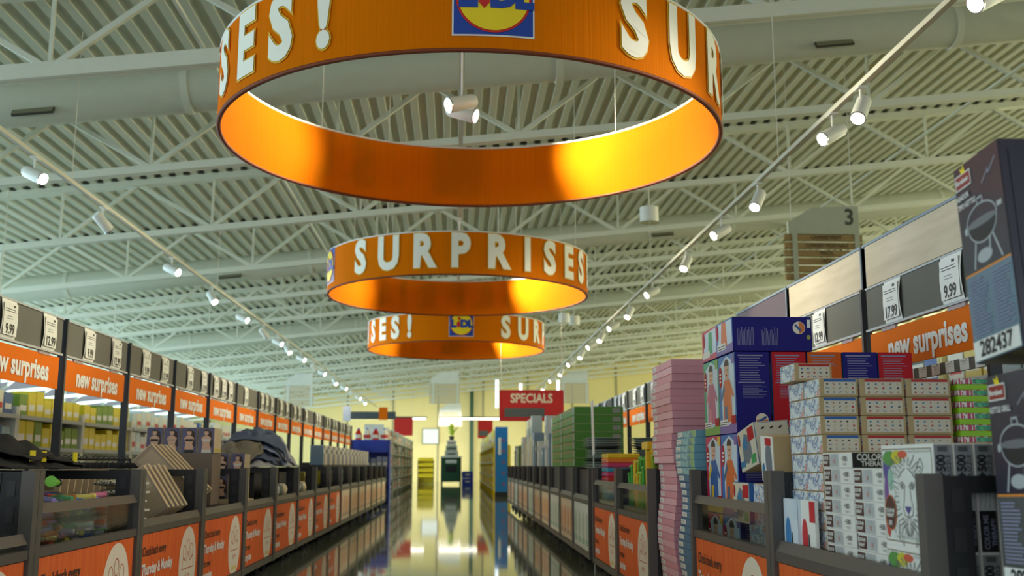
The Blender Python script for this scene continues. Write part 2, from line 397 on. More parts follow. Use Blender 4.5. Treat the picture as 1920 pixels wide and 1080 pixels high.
# ================================================================ hanging rings
RR, RH, RZ = 1.49, 0.46, 2.77
def bend(me, name, a0, rad, zc, flip=1):
    """wrap a flat print (xy) round the ring; a0 measured from the side facing the entrance, to the right"""
    m2 = me.copy(); m2.name = name
    bm = bmesh.new(); bm.from_mesh(m2)
    bmesh.ops.subdivide_edges(bm, edges=[e for e in bm.edges if e.calc_length() > .12], cuts=2, use_grid_fill=True)
    for v in bm.verts:
        a = a0 + v.co.x / rad; r = rad + v.co.z
        v.co = Vector((r * math.sin(a), -r * math.cos(a), v.co.y + zc))
    bm.to_mesh(m2); bm.free()
    return m2
def slab(x0, y0, x1, y1, mat, z, n=10):
    me = bpy.data.meshes.new('patch'); vs = []; fs = []
    for i in range(n + 1):
        x = x0 + (x1 - x0) * i / n; vs += [(x, y0, z), (x, y1, z)]
    for i in range(n): fs.append((2 * i, 2 * i + 2, 2 * i + 3, 2 * i + 1))
    me.from_pydata(vs, [], fs); me.materials.append(mat); return me
def discm(r, mat, z, n=24, sy=1.0):
    me = bpy.data.meshes.new('patch'); vs = []; fs = []
    for i in range(n + 1):
        x = -r * math.cos(math.pi * i / n); h = math.sqrt(max(r * r - x * x, 1e-8)) * sy; vs += [(x, -h, z), (x, h, z)]
    for i in range(n): fs.append((2 * i, 2 * i + 2, 2 * i + 3, 2 * i + 1))
    me.from_pydata(vs, [], fs); me.materials.append(mat); return me
ANG = [31.5, 46, 61, 75.5, 90.5, 103.5, 115, 127.5, 139.5, 150.5]
def ring_sign():
    t = thing('ring_sign', 'x', 'hanging sign', (0, 0, RZ), 0, None)
    n = 144; mb = MB()
    for (ra, inner) in ((RR, 0), (RR - .014, 1)):
        vs = [(ra * math.sin(2 * math.pi * k / n), -ra * math.cos(2 * math.pi * k / n), z) for z in (0.012, RH - .012) for k in range(n)]
        mb.add(vs, [(k, (k + 1) % n, n + (k + 1) % n, n + k) for k in range(n)], 0, True)
    me = bpy.data.meshes.new('fabric_band'); me.from_pydata(mb.v, [], mb.f); me.materials.append(FABRIC); me.polygons.foreach_set('use_smooth', [True] * len(me.polygons))
    link('fabric_band', me, t)
    for nm, z0, z1, ma in (('bottom_hem', 0, .014, HEM), ('top_rim', RH - .014, RH, WHITE)):
        mb = MB(); pr = [(RR + .004, z0), (RR + .004, z1), (RR - .02, z1), (RR - .02, z0)]
        vs = [(r * math.sin(2 * math.pi * k / n), -r * math.cos(2 * math.pi * k / n), z) for r, z in pr for k in range(n)]
        mb.add(vs, [(i * n + k, i * n + (k + 1) % n, ((i + 1) % 4) * n + (k + 1) % n, ((i + 1) % 4) * n + k) for i in range(4) for k in range(n)], 0, True)
        mb.build(nm, ma, t)
    for half in (0, 180):
        for ch, a in zip('SURPRISES!', ANG):
            wd = .80
            link('letter_outline', bend(textmesh(ch, .47, EDGE, .030, wd), 'letter_outline', R(a + half), RR + .006, RH * .515), t)
            link('letter', bend(textmesh(ch, .47, LETTER, .020, wd), 'letter', R(a + half), RR + .010, RH * .515), t)
        a = R(half + 3); zc = .268; W_ = .187
        lg = link('logo', bend(slab(-W_ - .008, -W_ - .008, W_ + .008, W_ + .008, WHITE, 0), 'logo', a, RR + .005, zc), t); lg['label'] = 'square blue and yellow store emblem'
        for me_, nm, r in ((slab(-W_, -W_, W_, W_, BLUE, 0), 'emblem_field', .008), (discm(W_ * .955, RED, 0), 'emblem_ring', .011), (discm(W_ * .90, YELLOW, 0), 'emblem_disc', .014)):
            link(nm, bend(me_, nm, a, RR + r, zc), lg)
        for ch, dx, mat_, sz in (('L', -.125, BLUE, .155), ('D', .045, BLUE, .155), ('L', .142, BLUE, .155)):
            mm = textmesh(ch, sz, mat_, .012, 1.05).copy()
            for v in mm.vertices: v.co.x += dx
            link('emblem_letter', bend(mm, 'emblem_letter', a, RR + .017, zc), lg)
        p = P2(); p.poly([(-.075, .02), (-.03, .055), (-.018, -.03), (-.045, -.062), (-.072, -.03)], RED); p.disc(-.035, .085, .024, .024, RED, 12)
        link('emblem_mark', bend(p.mesh('p'), 'emblem_mark', a, RR + .018, zc), lg)
    for k in range(4):
        aa = R(45 + 90 * k); MB().tube([((RR - .01) * math.sin(aa), -(RR - .01) * math.cos(aa), RH), ((RR - .01) * math.sin(aa), -(RR - .01) * math.cos(aa), 5.40 - RZ)], .004, 5).build('suspension_wire', TRK, t)
    return t
r1 = ring_sign()
r1['label'] = 'round orange fabric SURPRISES ring nearest the entrance, emblem turned to it'; r1.location = (.08, 6.08, RZ)
r2 = copy_tree(r1); r2.location = (.01, 11.87, RZ); r2.rotation_euler.z = R(-75); r2['label'] = 'middle orange SURPRISES ring, its whole word turned to the entrance'
r3 = copy_tree(r1); r3.location = (-.01, 17.6, RZ); r3['label'] = 'farthest orange SURPRISES ring hanging below the middle one'
for r in (r1, r2, r3): r['group'] = 'orange ring signs above the aisle'

# ================================================================ bins (front at y=0, x along the aisle)
BW = 1.25
GUARD = {}
def poster_mesh():
    p = P2(.0005); p.rect(-.575, 0, .575, .385, POSTER)
    el = M('oval_cream', (240, 232, 214), .5); ln = M('oval_line', (206, 120, 90), .5)
    pts = [(.345 + .185 * math.cos(R(a)), max(0.0, .175 + .20 * math.sin(R(a)))) for a in range(0, 360, 12)]
    p.poly([(x, min(y, .38)) for x, y in pts], el)
    for (cx, cy) in ((.27, .24), (.345, .27), (.42, .24)):
        p.line([(cx + .032 * math.cos(R(a)), cy + .038 * math.sin(R(a))) for a in range(0, 361, 40)], .006, ln)
    p.line([(.22, .15), (.24, .21), (.30, .19), (.345, .23), (.39, .19), (.45, .21), (.47, .15), (.22, .15)], .006, ln)
    p.line([(.29, .10), (.31, .12), (.33, .09), (.36, .12), (.40, .10)], .006, ln)
    p.rect(.27, .02, .42, .045, M('oval_yellow', (226, 214, 120), .5))
    return p.mesh('poster')
POST_ME = poster_mesh()
def pale_panel(nm, colors):
    p = P2(.0005); p.rect(-.575, 0, .575, .385, M(nm + '_base', colors[0], .5))
    for k in range(4):
        x0 = -.56 + .285 * k; p.rect(x0, .02, x0 + .25, .37, M(nm + '_a', colors[1], .5)); p.disc(x0 + .125, .20, .08, .12, M(nm + '_b', colors[2], .5), 14); p.rect(x0 + .03, .04, x0 + .22, .09, M(nm + '_c', colors[3], .5))
    return p.mesh('print_panel')
PALE1 = pale_panel('pale_front', ((214, 222, 214), (226, 230, 222), (176, 204, 190), (150, 196, 176)))
PALE2 = pale_panel('tan_front', ((214, 196, 168), (232, 214, 186), (222, 150, 96), (186, 150, 120)))
def make_bin(guard=.72, panel='poster', acrylic=True):
    t = thing('sale_bin', 'x', 'display bin', (0, 0, 0), 0, None)
    D = .86
    for sx in (-1, 1):
        x = sx * (BW / 2 - .024)
        mb = MB(); mb.box(x - .022, -.012, .10, x + .022, .035, .85); mb.build('corner_post', STEEL, t)
        pm = MB(); pm.box(x - .016, .035, .15, x + .016, .105, .845); pm.build('side_upright', BLACK, t)
        MB().box(x - .016, D - .07, .15, x + .016, D, .845).build('side_upright', BLACK, t); MB().box(x - .02, .105, .805, x + .02, D - .07, .845).build('top_rail', BLACK, t); MB().box(x - .012, .105, .28, x + .012, D - .07, .50).build('side_panel', BLACK, t)
        for q in range(3):
            MB().box(x - .019, .055, .58 + .09 * q, x + .019, .085, .635 + .09 * q).build('slot_bracket', DARK, t)
        fm = MB(); fm.tube([(x - sx * .12, .10, .10), (x - sx * .12, .10, .03)], .018, 8).tube([(x - sx * .12, .10, .03), (x - sx * .12, .10, 0)], .035, 10); fm.build('foot', BLACK, t)
    MB().box(-BW / 2 + .02, -.008, .545, BW / 2 - .02, .02, .578).build('front_rail', STEEL, t)
    MB().box(-BW / 2 + .02, -.008, .105, BW / 2 - .02, .03, .15).build('base_rail', STEEL, t)
    g = MB(); x0, x1 = -BW / 2 + .03, BW / 2 - .03
    g.add([(x0, -.006, guard - .022), (x1, -.006, guard - .022), (x1, .010, guard + .014), (x0, .010, guard + .014), (x0, .014, guard - .024), (x1, .014, guard - .024), (x1, .024, guard + .012), (x0, .024, guard + .012)],
          [(0, 1, 2, 3), (5, 4, 7, 6), (0, 4, 5, 1), (3, 2, 6, 7), (0, 3, 7, 4), (1, 5, 6, 2)]); g.build('guard_rail', STEEL, t)
    if acrylic and guard > .60:
        MB().box(x0, .012, .575, x1, .016, guard - .02).build('clear_guard', ACRYL, t)
    MB().box(-BW / 2 + .03, .004, .15, BW / 2 - .03, .016, .545).build('front_board', DARK, t)
    MB().box(-BW / 2 + .02, .02, .28, BW / 2 - .02, D, .30).build('bin_floor', BLACK, t)
    MB().box(-BW / 2 + .02, D - .02, .30, BW / 2 - .02, D, .845).build('back_panel', BLACK, t)
    po = link('poster', {'poster': POST_ME, 'pale': PALE1, 'tan': PALE2}[panel], t, (0, .002, .155), (R(90), 0, 0))
    if panel == 'poster':
        for s_, sz, mt, y, of in (('Check back every', .062, INK, .30, .001), ('Thursday & Monday', .072, WHITE, .215, .003), ('for new', .062, INK, .13, .001), ('surprises', .066, WHITE, .06, .003)):
            link('lettering', textmesh(s_, sz, mt, of, .92, 'LEFT'), po, (-.53, y, .003))
    return t
PROTO = {}
def put_bin(side, y0, guard, panel, label, group):
    key = (guard, panel)
    if key not in PROTO: PROTO[key] = make_bin(guard, panel); t = PROTO[key]
    else: t = copy_tree(PROTO[key])
    t.location = (-1.49 if side < 0 else 1.11, y0 + BW / 2, 0); t.rotation_euler = (0, 0, LEFT if side < 0 else RIGHT)
    t['label'] = label
    if group: t['group'] = group
    elif 'group' in t: del t['group']
    return t
G1 = 'black sale bins along the left of the aisle'; G2 = 'sale bins along the right of the aisle'
bl = ['steel bin holding a stack of tiny white cartons', 'steel bin heaped with bagged colourful plastic toys', 'steel bin holding striped knitwear and leaning beige packs', 'steel bin of beige packs beside the underwear boxes',
      'steel bin holding underwear boxes with yellow stripes', 'steel bin under the heap of blue and black clothes', 'steel bin with pale goods under the clothes heap']
for k in range(16):
    y0 = 2.60 + BW * k
    gd = [.62, .72, .60, .60, .60, .60][k] if k < 6 else .60
    put_bin(-1, y0, gd, 'poster' if k < 9 else 'tan', bl[k] if k < 7 else ('orange-postered steel bin beyond the clothes heap' if k < 9 else 'steel bin with tan printed front near the blue display stand'), G1)
br = [(2.43, .60, 'poster', 'steel bin full of white puzzle boxes beside the grill boxes'), (3.68, .72, 'poster', 'steel bin with children costume boxes beside the pink stack'),
      (6.0, .74, 'poster', 'steel bin of green and yellow plastic garden toys'), (7.25, .74, 'poster', 'steel bin of folded rainbow towels'), (8.72, .60, 'pale', 'bin with pale bottle-print front under the silver plates'), (9.97, .60, 'tan', 'bin with tan printed front under the green cartons')]
for y0, gd, pn, lab in br: put_bin(1, y0, gd, pn, lab, G2)
for k in range(9):
    put_bin(1, 11.22 + BW * k, .60, 'tan' if k % 3 else 'pale', 'bin with %s printed front between the green cartons and the blue column' % ('tan' if k % 3 else 'pale'), G2)

# ================================================================ header signs on the gondolas
TAGP = P2(.0004); TAGP.rect(-.095, -.10, .095, .10, WHITE); TAGP.rect(.03, .075, .06, .09, INK); TAGP.lines(-.08, .045, .08, .072, 2, INK, .3, .2, 3); TAGP.lines(-.05, 0, .05, .03, 2, M('grey_ink', (150, 150, 150)), .3, .3, 5)
TAG_ME = TAGP.mesh('price_tag')
def bent_tag():
    mb = MB(); n = 7; pts = []
    for i in range(n):
        z = -.104 + .208 * i / (n - 1); pts.append((z, -.012 * math.sin(math.pi * i / (n - 1))))
    vs = [(sx * .096, y, z) for z, y in pts for sx in (-1, 1)] + [(sx * .096, y + .0012, z) for z, y in pts for sx in (-1, 1)]
    m = 2 * n
    fs = [(2 * i, 2 * i + 1, 2 * i + 3, 2 * i + 2) for i in range(n - 1)] + [(m + 2 * i, m + 2 * i + 2, m + 2 * i + 3, m + 2 * i + 1) for i in range(n - 1)]
    return mb.add(vs, fs).mesh('price_tag', WHITE)
TAGB = bent_tag()
def header(side, y0, tags, wood=None, label='', group=None, prices=None, zoff=0.0, strip=False, ln=BW):
    X = -2.38 if side < 0 else 2.11
    t = thing('header_sign', label, 'shelf sign', (X, y0 + ln / 2, 0), LEFT if side < 0 else RIGHT, group)
    h = ln / 2; z = zoff
    px = -h if side < 0 else h     # the post stands at the end towards the entrance
    MB().box(min(px, px * .965), -.02, .80, max(px, px * .965), .03, 1.745 + z).build('post', DARK, t)
    MB().box(-h + .022, .0, 1.53 + z, h - .022, .012, 1.735 + z).build('price_board', GREYP, t)
    MB().box(-h + .022, -.012, 1.518 + z, h - .022, .014, 1.530 + z).box(-h + .022, -.006, 1.735 + z, h - .022, .014, 1.745 + z).build('board_edge', M('edge_grey', (176, 180, 182), .4), t)
    bn = MB().box(-h + .04, .002, 1.315 + z, h - .04, .008, 1.505 + z).build('banner', ORANGE, t)
    link('lettering', textmesh('new surprises', .155, WHITE, .0055, .92), bn, (.03, -.001, 1.405 + z), (R(90), 0, 0))
    for cx in (-.35, .35): MB().box(cx - .08, -.002, 1.50 + z, cx + .08, .01, 1.522 + z).build('banner_clip', M('clip_mauve', (176, 150, 150), .4), t)
    for i, u in enumerate(tags):
        tg = link('price_tag', TAGB, t, (u, -.004, 1.632 + z))
        link('tag_print', TAG_ME, tg, (0, -.0135, 0), (R(90), 0, 0), (.9, .86, 1))
        link('price', textmesh(prices[i] if prices else '9.99', .075, INK, .002, .86), tg, (0, -.0150, -.055), (R(90), 0, 0))
    if wood:
        MB().box(-h + .024, .004, 1.752 + z, h - .024, .022, 1.965 + z).build('top_board', wood, t)
        MB().box(-h + .002, -.002, 1.965 + z, h - .026, .026, 1.978 + z).box(h - .036 if side > 0 else -h + .024, -.002, 1.752 + z, h - .024 if side > 0 else -h + .036, .026, 1.965 + z).build('board_trim', M('trim_blue_grey', (128, 142, 156), .4), t)
    if strip:
        sb = MB().box(-h + .03, -.01, 1.235 + z, h - .03, 0, 1.285 + z).build('price_strip', GREYP, t)
        for q in range(9): link('shelf_ticket', TAG_ME, sb, (-h + .12 + q * .13, -.012, 1.26 + z), (R(90), 0, 0), (.42, .24, 1))
    return t
HG1 = 'new surprises header signs on the left gondola'; HG2 = 'new surprises header signs on the right gondola'
tg_sets = [(-.02, .42), (-.18, .38), (-.2, .34), (-.2, .32), (-.12, .4), (-.35, 0, .32), (-.1,), (-.35, -.05, .32), (-.2, .3), (-.25, .2), (-.3,), (-.25, .1), (-.1, .3), (-.3, .1), (-.2, .3), (-.1, .2)]
for k in range(16):
    header(-1, 3.90 + BW * k, tg_sets[k], None, 'grey price header with orange new surprises banner ' + ['above the bagged toys', 'above the striped knits', 'above the leaning beige packs', 'above the upper underwear boxes', 'above the lower underwear boxes', 'above the clothes heap, three tags', 'above the clothes heap, single tag'][k] if k < 7 else 'grey price header with orange banner beyond the clothes heap, %s tags' % ['no', 'one', 'two', 'three'][len(tg_sets[k])], HG1, ['9.99', '12.99', '7.99'])
t = thing('sign_post', 'dark upright post ending the left row of headers', 'post', (-2.38, 23.96, 0)); MB().box(-.022, -.022, 0, .022, .022, 1.745).build('upright', DARK, t); MB().box(-.04, -.03, 0, .04, .04, .03).build('foot_plate', DARK, t)
WOODB = M_wood('header_wood', (200, 184, 158), (216, 200, 176), 2.2, (1.2, 10, 10), .85)
WOODB.node_tree.nodes['Principled BSDF'].inputs['Specular IOR Level'].default_value = .1
PLUM = M('header_plum', (84, 66, 74), .5)
header(1, 3.97, (-.27, .34), WOODB, 'wood-topped header with 17.99 and 9.99 price tags and new surprises banner', None, ['17.99', '9.99'], .022, True)
header(1, 5.22, (-.04,), WOODB, 'wood-topped header with a single 12.99 price tag', None, ['12.99'], .022)
header(1, 6.47, (.1,), PLUM, 'header topped by a plum board next to the wooden ones', None, ['5.99'], .022)
for k in range(1, 14):
    header(1, 6.47 + BW * k, tg_sets[k], None, 'grey price header with orange banner beyond the plum-topped header', HG2, ['9.99', '4.99', '7.99'], .022)
# gondola spine below the headers
for X, lab, y0, y1 in ((-2.385, 'dark gondola spine between the two rows of left bins', 2.7, 23.9), (2.115, 'dark gondola spine behind the right bins', 2.5, 24.0)):
    t = thing('gondola_spine', lab, 'shelf base', (X, 0, 0))
    MB().box(-.02, y0, 0, .02, y1, .78).build('spine_panel', BLACK, t); MB().box(-.03, y0, .78, .03, y1, .80).build('spine_cap', DARK, t)

# ================================================================ goods on the right
FLOORZ = .302                      # bottom of a bin
PURPLE = M('pack_purple', (34, 30, 118), .55, spec=.15); PRED = M('pack_red', (186, 20, 34), .5, spec=.2); PORANGE = M('pack_orange', (206, 88, 10), .5, spec=.2); PGREEN = M('pack_green', (40, 160, 90), .4)
SKYW = M('pack_sky', (206, 222, 236), .4); SKIN = M('print_skin', (222, 178, 146), .5); HAIR = M('print_hair', (60, 40, 32), .5); TEALP = M('print_teal', (40, 120, 170), .5)
LILAC = M('print_lilac', (150, 148, 196), .5); BEIGE = M('pack_beige', (206, 186, 152), .5); GREYINK = M('fine_print', (142, 142, 168), .6, spec=.1)
# --- kettle grill boxes
KW, KD, KH = .21, .44, .475
KDARK = M('grill_box', (48, 44, 60), .32, scale=3, var=.3); KBLUE = M('grill_box_lower', (104, 128, 146), .35, scale=4, var=.2); STEELP = M('print_steel', (176, 180, 184), .35)
def grill_print(title, low):
    p = P2(.0005); w2 = KW / 2; p.rect(-w2 + .001, .001, w2 - .001, KH - .001, KDARK)
    p.rect(-w2 + .002, .002, w2 - .002, .205, low)
    p.rect(-w2 + .002, .203, w2 - .002, .208, M('print_amber', (226, 140, 40), .5))
    p.disc(-.005, .235, .034, .016, STEELP, 18)                                   # ash tray
    for x0, x1, y1 in ((-.035, -.055, .214), (.035, .07, .214), (.03, .02, .24)): p.line([(x0, .285), (x1, y1)], .006, STEELP)
    p.disc(0, .315, .066, .048, INK, 26, 180, 360); p.line([(.066 * math.cos(R(a)), .315 + .048 * math.sin(R(a))) for a in range(180, 361, 15)], .004, STEELP)
    p.disc(0, .316, .068, .010, M('print_grate', (110, 112, 118), .4), 22)
    p.line([(.068 * math.cos(R(a)), .318 + .040 * math.sin(R(a))) for a in range(0, 181, 15)], .0045, STEELP)   # lid
    p.line([(-.012, .36), (-.012, .372), (.012, .372), (.012, .36)], .005, STEELP); p.rect(.072, .325, .094, .337, STEELP); p.disc(-.074, .31, .007, .010, STEELP, 10)
    p.line([(.02, .40), (.055, .425), (.05, .41), (.088, .44)], .0035, M('print_signature', (150, 148, 160), .5))
    p.rect(-.098, .418, -.026, .452, M('print_badge', (150, 40, 26), .5)); p.line([(-.098, .418), (-.026, .418), (-.026, .452), (-.098, .452), (-.098, .418)], .003, WHITE)
    p.poly([(-.066, .452), (-.072, .468), (-.060, .462), (-.055, .474), (-.046, .452)], YELLOW)
    p.lines(-w2 + .015, .06, -.005, .195, 17, GREYINK, .45, .35, 4); p.lines(.012, .06, w2 - .01, .195, 17, GREYINK, .45, .35, 8)
    p.rect(-w2 + .004, .004, w2 - .004, .05, WHITE)
    return p.mesh('box_print')
def grill_box(y, z, title, low, lab, tilt, x=1.22):
    t = thing('grill_box', lab, 'box', (x, y, z), 0, 'kettle grill boxes'); t.rotation_euler = (0, tilt, RIGHT)
    b = link('carton', boxmesh(KW, KD, KH, {'body': KDARK, 'right': KDARK}, .003), t)
    link('box_print', grill_print(title, low), b, (0, -.001, 0), (R(90), 0, 0))
    S = (KW, KD, KH)
    stick(t, textmesh('florabest', .017, WHITE, .0005, .95), 'front', -.062, .434, S, 'brand_lettering', .0045)
    for i, q in enumerate(title): stick(t, textmesh(q, .018, WHITE, .0004, .8, 'LEFT'), 'front', -.096, .395 - .022 * i, S, 'lettering', .0045)
    stick(t, textmesh('282437', .050, INK, .001, .95), 'front', 0, .027, S, 'article_number', .0045)
    stick(t, P2().rect(-.2, .02, .2, .45, KDARK).lines(-.16, .05, .16, .22, 14, GREYINK, .4, .3, 3).disc(-.02, .34, .10, .08, M('side_glow', (70, 96, 140), .4), 18).mesh('side_print'), 'right', 0, 0, S, 'side_print', .002)
    if len(title) == 1: stick(t, P2().disc(-.085, .075, .013, .016, RED, 16).mesh('seal'), 'front', .165, 0, S, 'seal', .0045)
    ap = MB(); ap.box(-KW / 2 + .01, .02, KH, KW / 2 - .01, KD - .02, KH + .0015); ap.build('tape', M_clear('packing_tape', (225, 225, 215), .25, .1), t)
    return t
grill_box(2.235, 1.108, ['ASADOR', 'TIPO KETTLE'], KBLUE, 'dark grill carton with kettle picture reading ASADOR TIPO KETTLE', R(-5), 1.20)
grill_box(2.225, .600, ['KETTLE GRILL'], M('grill_box_grey', (84, 86, 84), .4), 'dark grill carton reading KETTLE GRILL under the other one', R(-2), 1.225)
carton('grill_box', 'dark grill carton at the bottom of the grill stack', 'box', 'kettle grill boxes', (KW, KD, .585), (1.225, 2.225, .002), RIGHT, {'body': KDARK, 'front': KBLUE})

# --- puzzle boxes
PW, PT, PHH = .31, .047, .26
LBR = M('puzzle_label', (84, 52, 44), .5); PGREY = M('puzzle_side', (142, 146, 150), .5); PWHITE = M('puzzle_white', (232, 230, 224), .5); SKETCH = M('puzzle_sketch', (196, 200, 196), .5)
def puzzle_flat_print():
    p = P2(.0003); p.rect(-.122, .002, .122, .044, PWHITE); p.rect(-.118, .004, -.058, .042, LBR); p.rect(-.054, .003, .02, .043, SKETCH)
    for k in range(5): p.line([(-.045 + .013 * k, .006), (-.050 + .015 * k, .024), (-.040 + .010 * k, .040)], .0016, GREYINK)
    p.disc(-.018, .020, .006, .008, M('print_pink', (206, 150, 140), .5), 8)
    return p.mesh('puzzle_print')
PF = puzzle_flat_print()
def flat_puzzle(y, x, z, lab, grp, dy=0):
    S = (.248, .25, .0462)
    o = carton('puzzle_box', lab, 'puzzle box', grp, S, (x, y + dy, z), RIGHT, {'body': PWHITE, 'right': INK, 'left': INK}, bev=.0015)
    stick(o, PF, 'front', 0, 0, S, 'puzzle_print', .0006)
    stick(o, textmesh('COLOR ME', .0135, WHITE, .0004, .85), 'front', -.088, .030, S, 'lettering', .0045); stick(o, textmesh('THERAPY', .0125, WHITE, .0004, .85), 'front', -.088, .016, S, 'lettering', .0045)
    stick(o, textmesh('+500', .021, INK, .0003, .9), 'front', .072, .027, S, 'piece_count', .0045); stick(o, textmesh('PUZZLE', .008, INK, 0, 1), 'front', .075, .011, S, 'lettering', .0045)
    stick(o, textmesh('COLOR ME', .026, WHITE, .0008, .85), 'right', -.055, .031, S, 'lettering', .001); stick(o, textmesh('THERAPY!', .021, WHITE, .0006, .9), 'right', -.055, .012, S, 'lettering', .001)
    return o
rr = random.Random(3)
for k in range(13): flat_puzzle(3.192, 1.17 + .008 * rr.random(), FLOORZ + .0466 * k, ('topmost ' if k == 12 else '') + 'flat puzzle box in the taller lying stack by the toy cartons', 'flat puzzle boxes in the taller stack', .004 * rr.random())
for k in range(12): flat_puzzle(2.925, 1.165 + .008 * rr.random(), FLOORZ + .0466 * k, ('topmost ' if k == 11 else '') + 'flat puzzle box in the lower lying stack by the lion boxes', 'flat puzzle boxes in the lower stack', .004 * rr.random())
def lion_print():
    rl = random.Random(11); p = P2(.00025); g = M('sketch_line', (112, 112, 108), .5); g2 = M('sketch_soft', (170, 172, 168), .5)
    p.rect(-.148, .012, .148, .250, M('puzzle_frame', (120, 104, 74), .5)); p.rect(-.145, .015, .145, .247, M('puzzle_paper', (222, 224, 218), .5))
    for (cx, cy, rx, ry, c) in ((-.12, .20, .025, .045, (92, 84, 150)), (-.10, .225, .045, .02, (90, 150, 70)), (-.055, .228, .035, .018, (206, 196, 50)), (-.02, .235, .03, .010, (206, 90, 60)), (-.13, .13, .014, .05, (120, 80, 150)), (-.128, .06, .016, .04, (190, 70, 60)), (-.10, .17, .02, .03, (150, 190, 170)), (.12, .035, .02, .015, (90, 100, 170))):
        p.disc(cx, cy, rx, ry, M('paint_%d_%d_%d' % c, c, .6), 14)
    for sx in (-1, 1):                                             # mane strands
        for k in range(13):
            a = R(70 - 12.5 * k); bx, by = sx * .055 * math.cos(a), .135 + .075 * math.sin(a); ex, ey = sx * (.075 + .05 * rl.random()) * max(.35, math.cos(a * .7)), .135 + .115 * math.sin(a) - .02 * rl.random()
            p.line([(bx, by), ((bx + ex) / 2 + sx * .012, (by + ey) / 2 + .008), (ex, ey), (ex - sx * .01, ey - .012)], .0026, g)
            p.line([(bx * .9, by - .01), ((bx + ex) / 2, (by + ey) / 2 - .004), (ex * .92, ey - .012)], .0016, g2)
        p.line([(sx * .012, .155), (sx * .028, .165), (sx * .045, .160), (sx * .034, .148), (sx * .018, .150), (sx * .012, .155)], .0026, g)   # eye
        p.disc(sx * .029, .156, .006, .005, g, 10)
        p.line([(sx * .008, .20), (sx * .03, .19), (sx * .05, .175)], .0026, g)
        p.line([(sx * .016, .150), (sx * .022, .12), (sx * .030, .10), (sx * .024, .082), (0, .076)], .0026, g)
        p.line([(sx * .06, .20), (sx * .085, .225), (sx * .10, .205), (sx * .085, .185)], .0026, g)      # ear
        for k in range(4): p.line([(sx * (.006 + .01 * k), .075), (sx * (.008 + .008 * k), .055), (sx * (.003 + .003 * k), .03)], .002, g)
    p.poly([(-.018, .104), (.018, .104), (.010, .092), (0, .086), (-.010, .092)], M('print_violet', (88, 80, 140), .5))
    p.line([(0, .086), (0, .076)], .003, g)
    for k in range(3): p.line([(-.03 + .02 * k, .205), (-.035 + .025 * k, .228), (-.02 + .02 * k, .215)], .0022, g)
    for k in range(9):
        cx = .02 + .015 * k; p.line([(cx + .007 * math.cos(R(a)), .238 + .006 * math.sin(R(a))) for a in range(0, 181, 45)], .0016, g2); p.line([(cx - .1 + .007 * math.cos(R(a)), .022 + .006 * math.sin(R(a))) for a in range(0, 181, 45)], .0016, g2)
    p.disc(-.108, .085, .036, .046, M('badge_rim', (210, 110, 50), .5), 22); p.disc(-.108, .085, .033, .043, LBR, 22)
    return p.mesh('lion_print')
LION = lion_print()
def puzzle_side():
    p = P2(.0003); p.rect(-.021, .17, .021, .257, PGREY); p.rect(-.021, .10, .021, .17, SKETCH); p.rect(-.021, .003, .021, .10, INK); p.rect(-.012, .240, .012, .253, M('barcode', (90, 90, 90), .5))
    for k in range(4): p.line([(-.018 + .012 * k, .105), (-.012 + .01 * k, .135), (-.016 + .012 * k, .165)], .0015, GREYINK)
    return p.mesh('side_print')
PSD = puzzle_side()
def stand_puzzle(y, x, z, lab, grp, lean=0.0):
    S = (PW, PT, PHH); o = carton('puzzle_box', lab, 'puzzle box', grp, S, (x, y, z), RIGHT, {'body': PWHITE}, bev=.0015)
    stick(o, LION, 'front', 0, 0, S, 'artwork', .0006, label='line drawing of a lion face')
    for q, sz, v in (('COLOR ME', .013, .090), ('THERAPY', .013, .078), ('500', .016, .058)): stick(o, textmesh(q, sz, WHITE, .0004, .9), 'front', -.108, v, S, 'lettering', .0045)
    stick(o, PSD, 'right', 0, 0, S, 'side_print', .0006)
    stick(o, textmesh('+500', .030, INK, .001, .9), 'right', -.006, .205, S, 'piece_count', .0045, 90); stick(o, textmesh('PUZZLE', .015, INK, 0, 1.1), 'right', .013, .205, S, 'lettering', .0045, 90)
    stick(o, textmesh('COLOR ME', .018, GREYINK, .0003, .9), 'right', -.007, .05, S, 'lettering', .0045, 90); stick(o, textmesh('THERAPY!', .016, GREYINK, .0003, .9), 'right', .011, .05, S, 'lettering', .0045, 90)
    return o
for k in range(9):
    x = 1.15 + .0505 * k
    stand_puzzle(2.64, x, FLOORZ + .36, 'upright lion puzzle box in the front row' if k == 0 else 'upright puzzle box behind the lion puzzle, its grey 500 side showing', 'upright puzzle boxes, upper row')
    stand_puzzle(2.64, x, FLOORZ + .10, 'upright lion puzzle box below the front one' if k == 0 else 'upright puzzle box in the lower row behind the lion puzzle', 'upright puzzle boxes, lower row')
o = carton('puzzle_case', 'white shipping case carrying the upright puzzle boxes', 'box', None, (.31, .5, .098), (1.15, 2.64, FLOORZ), RIGHT, {'body': PWHITE})

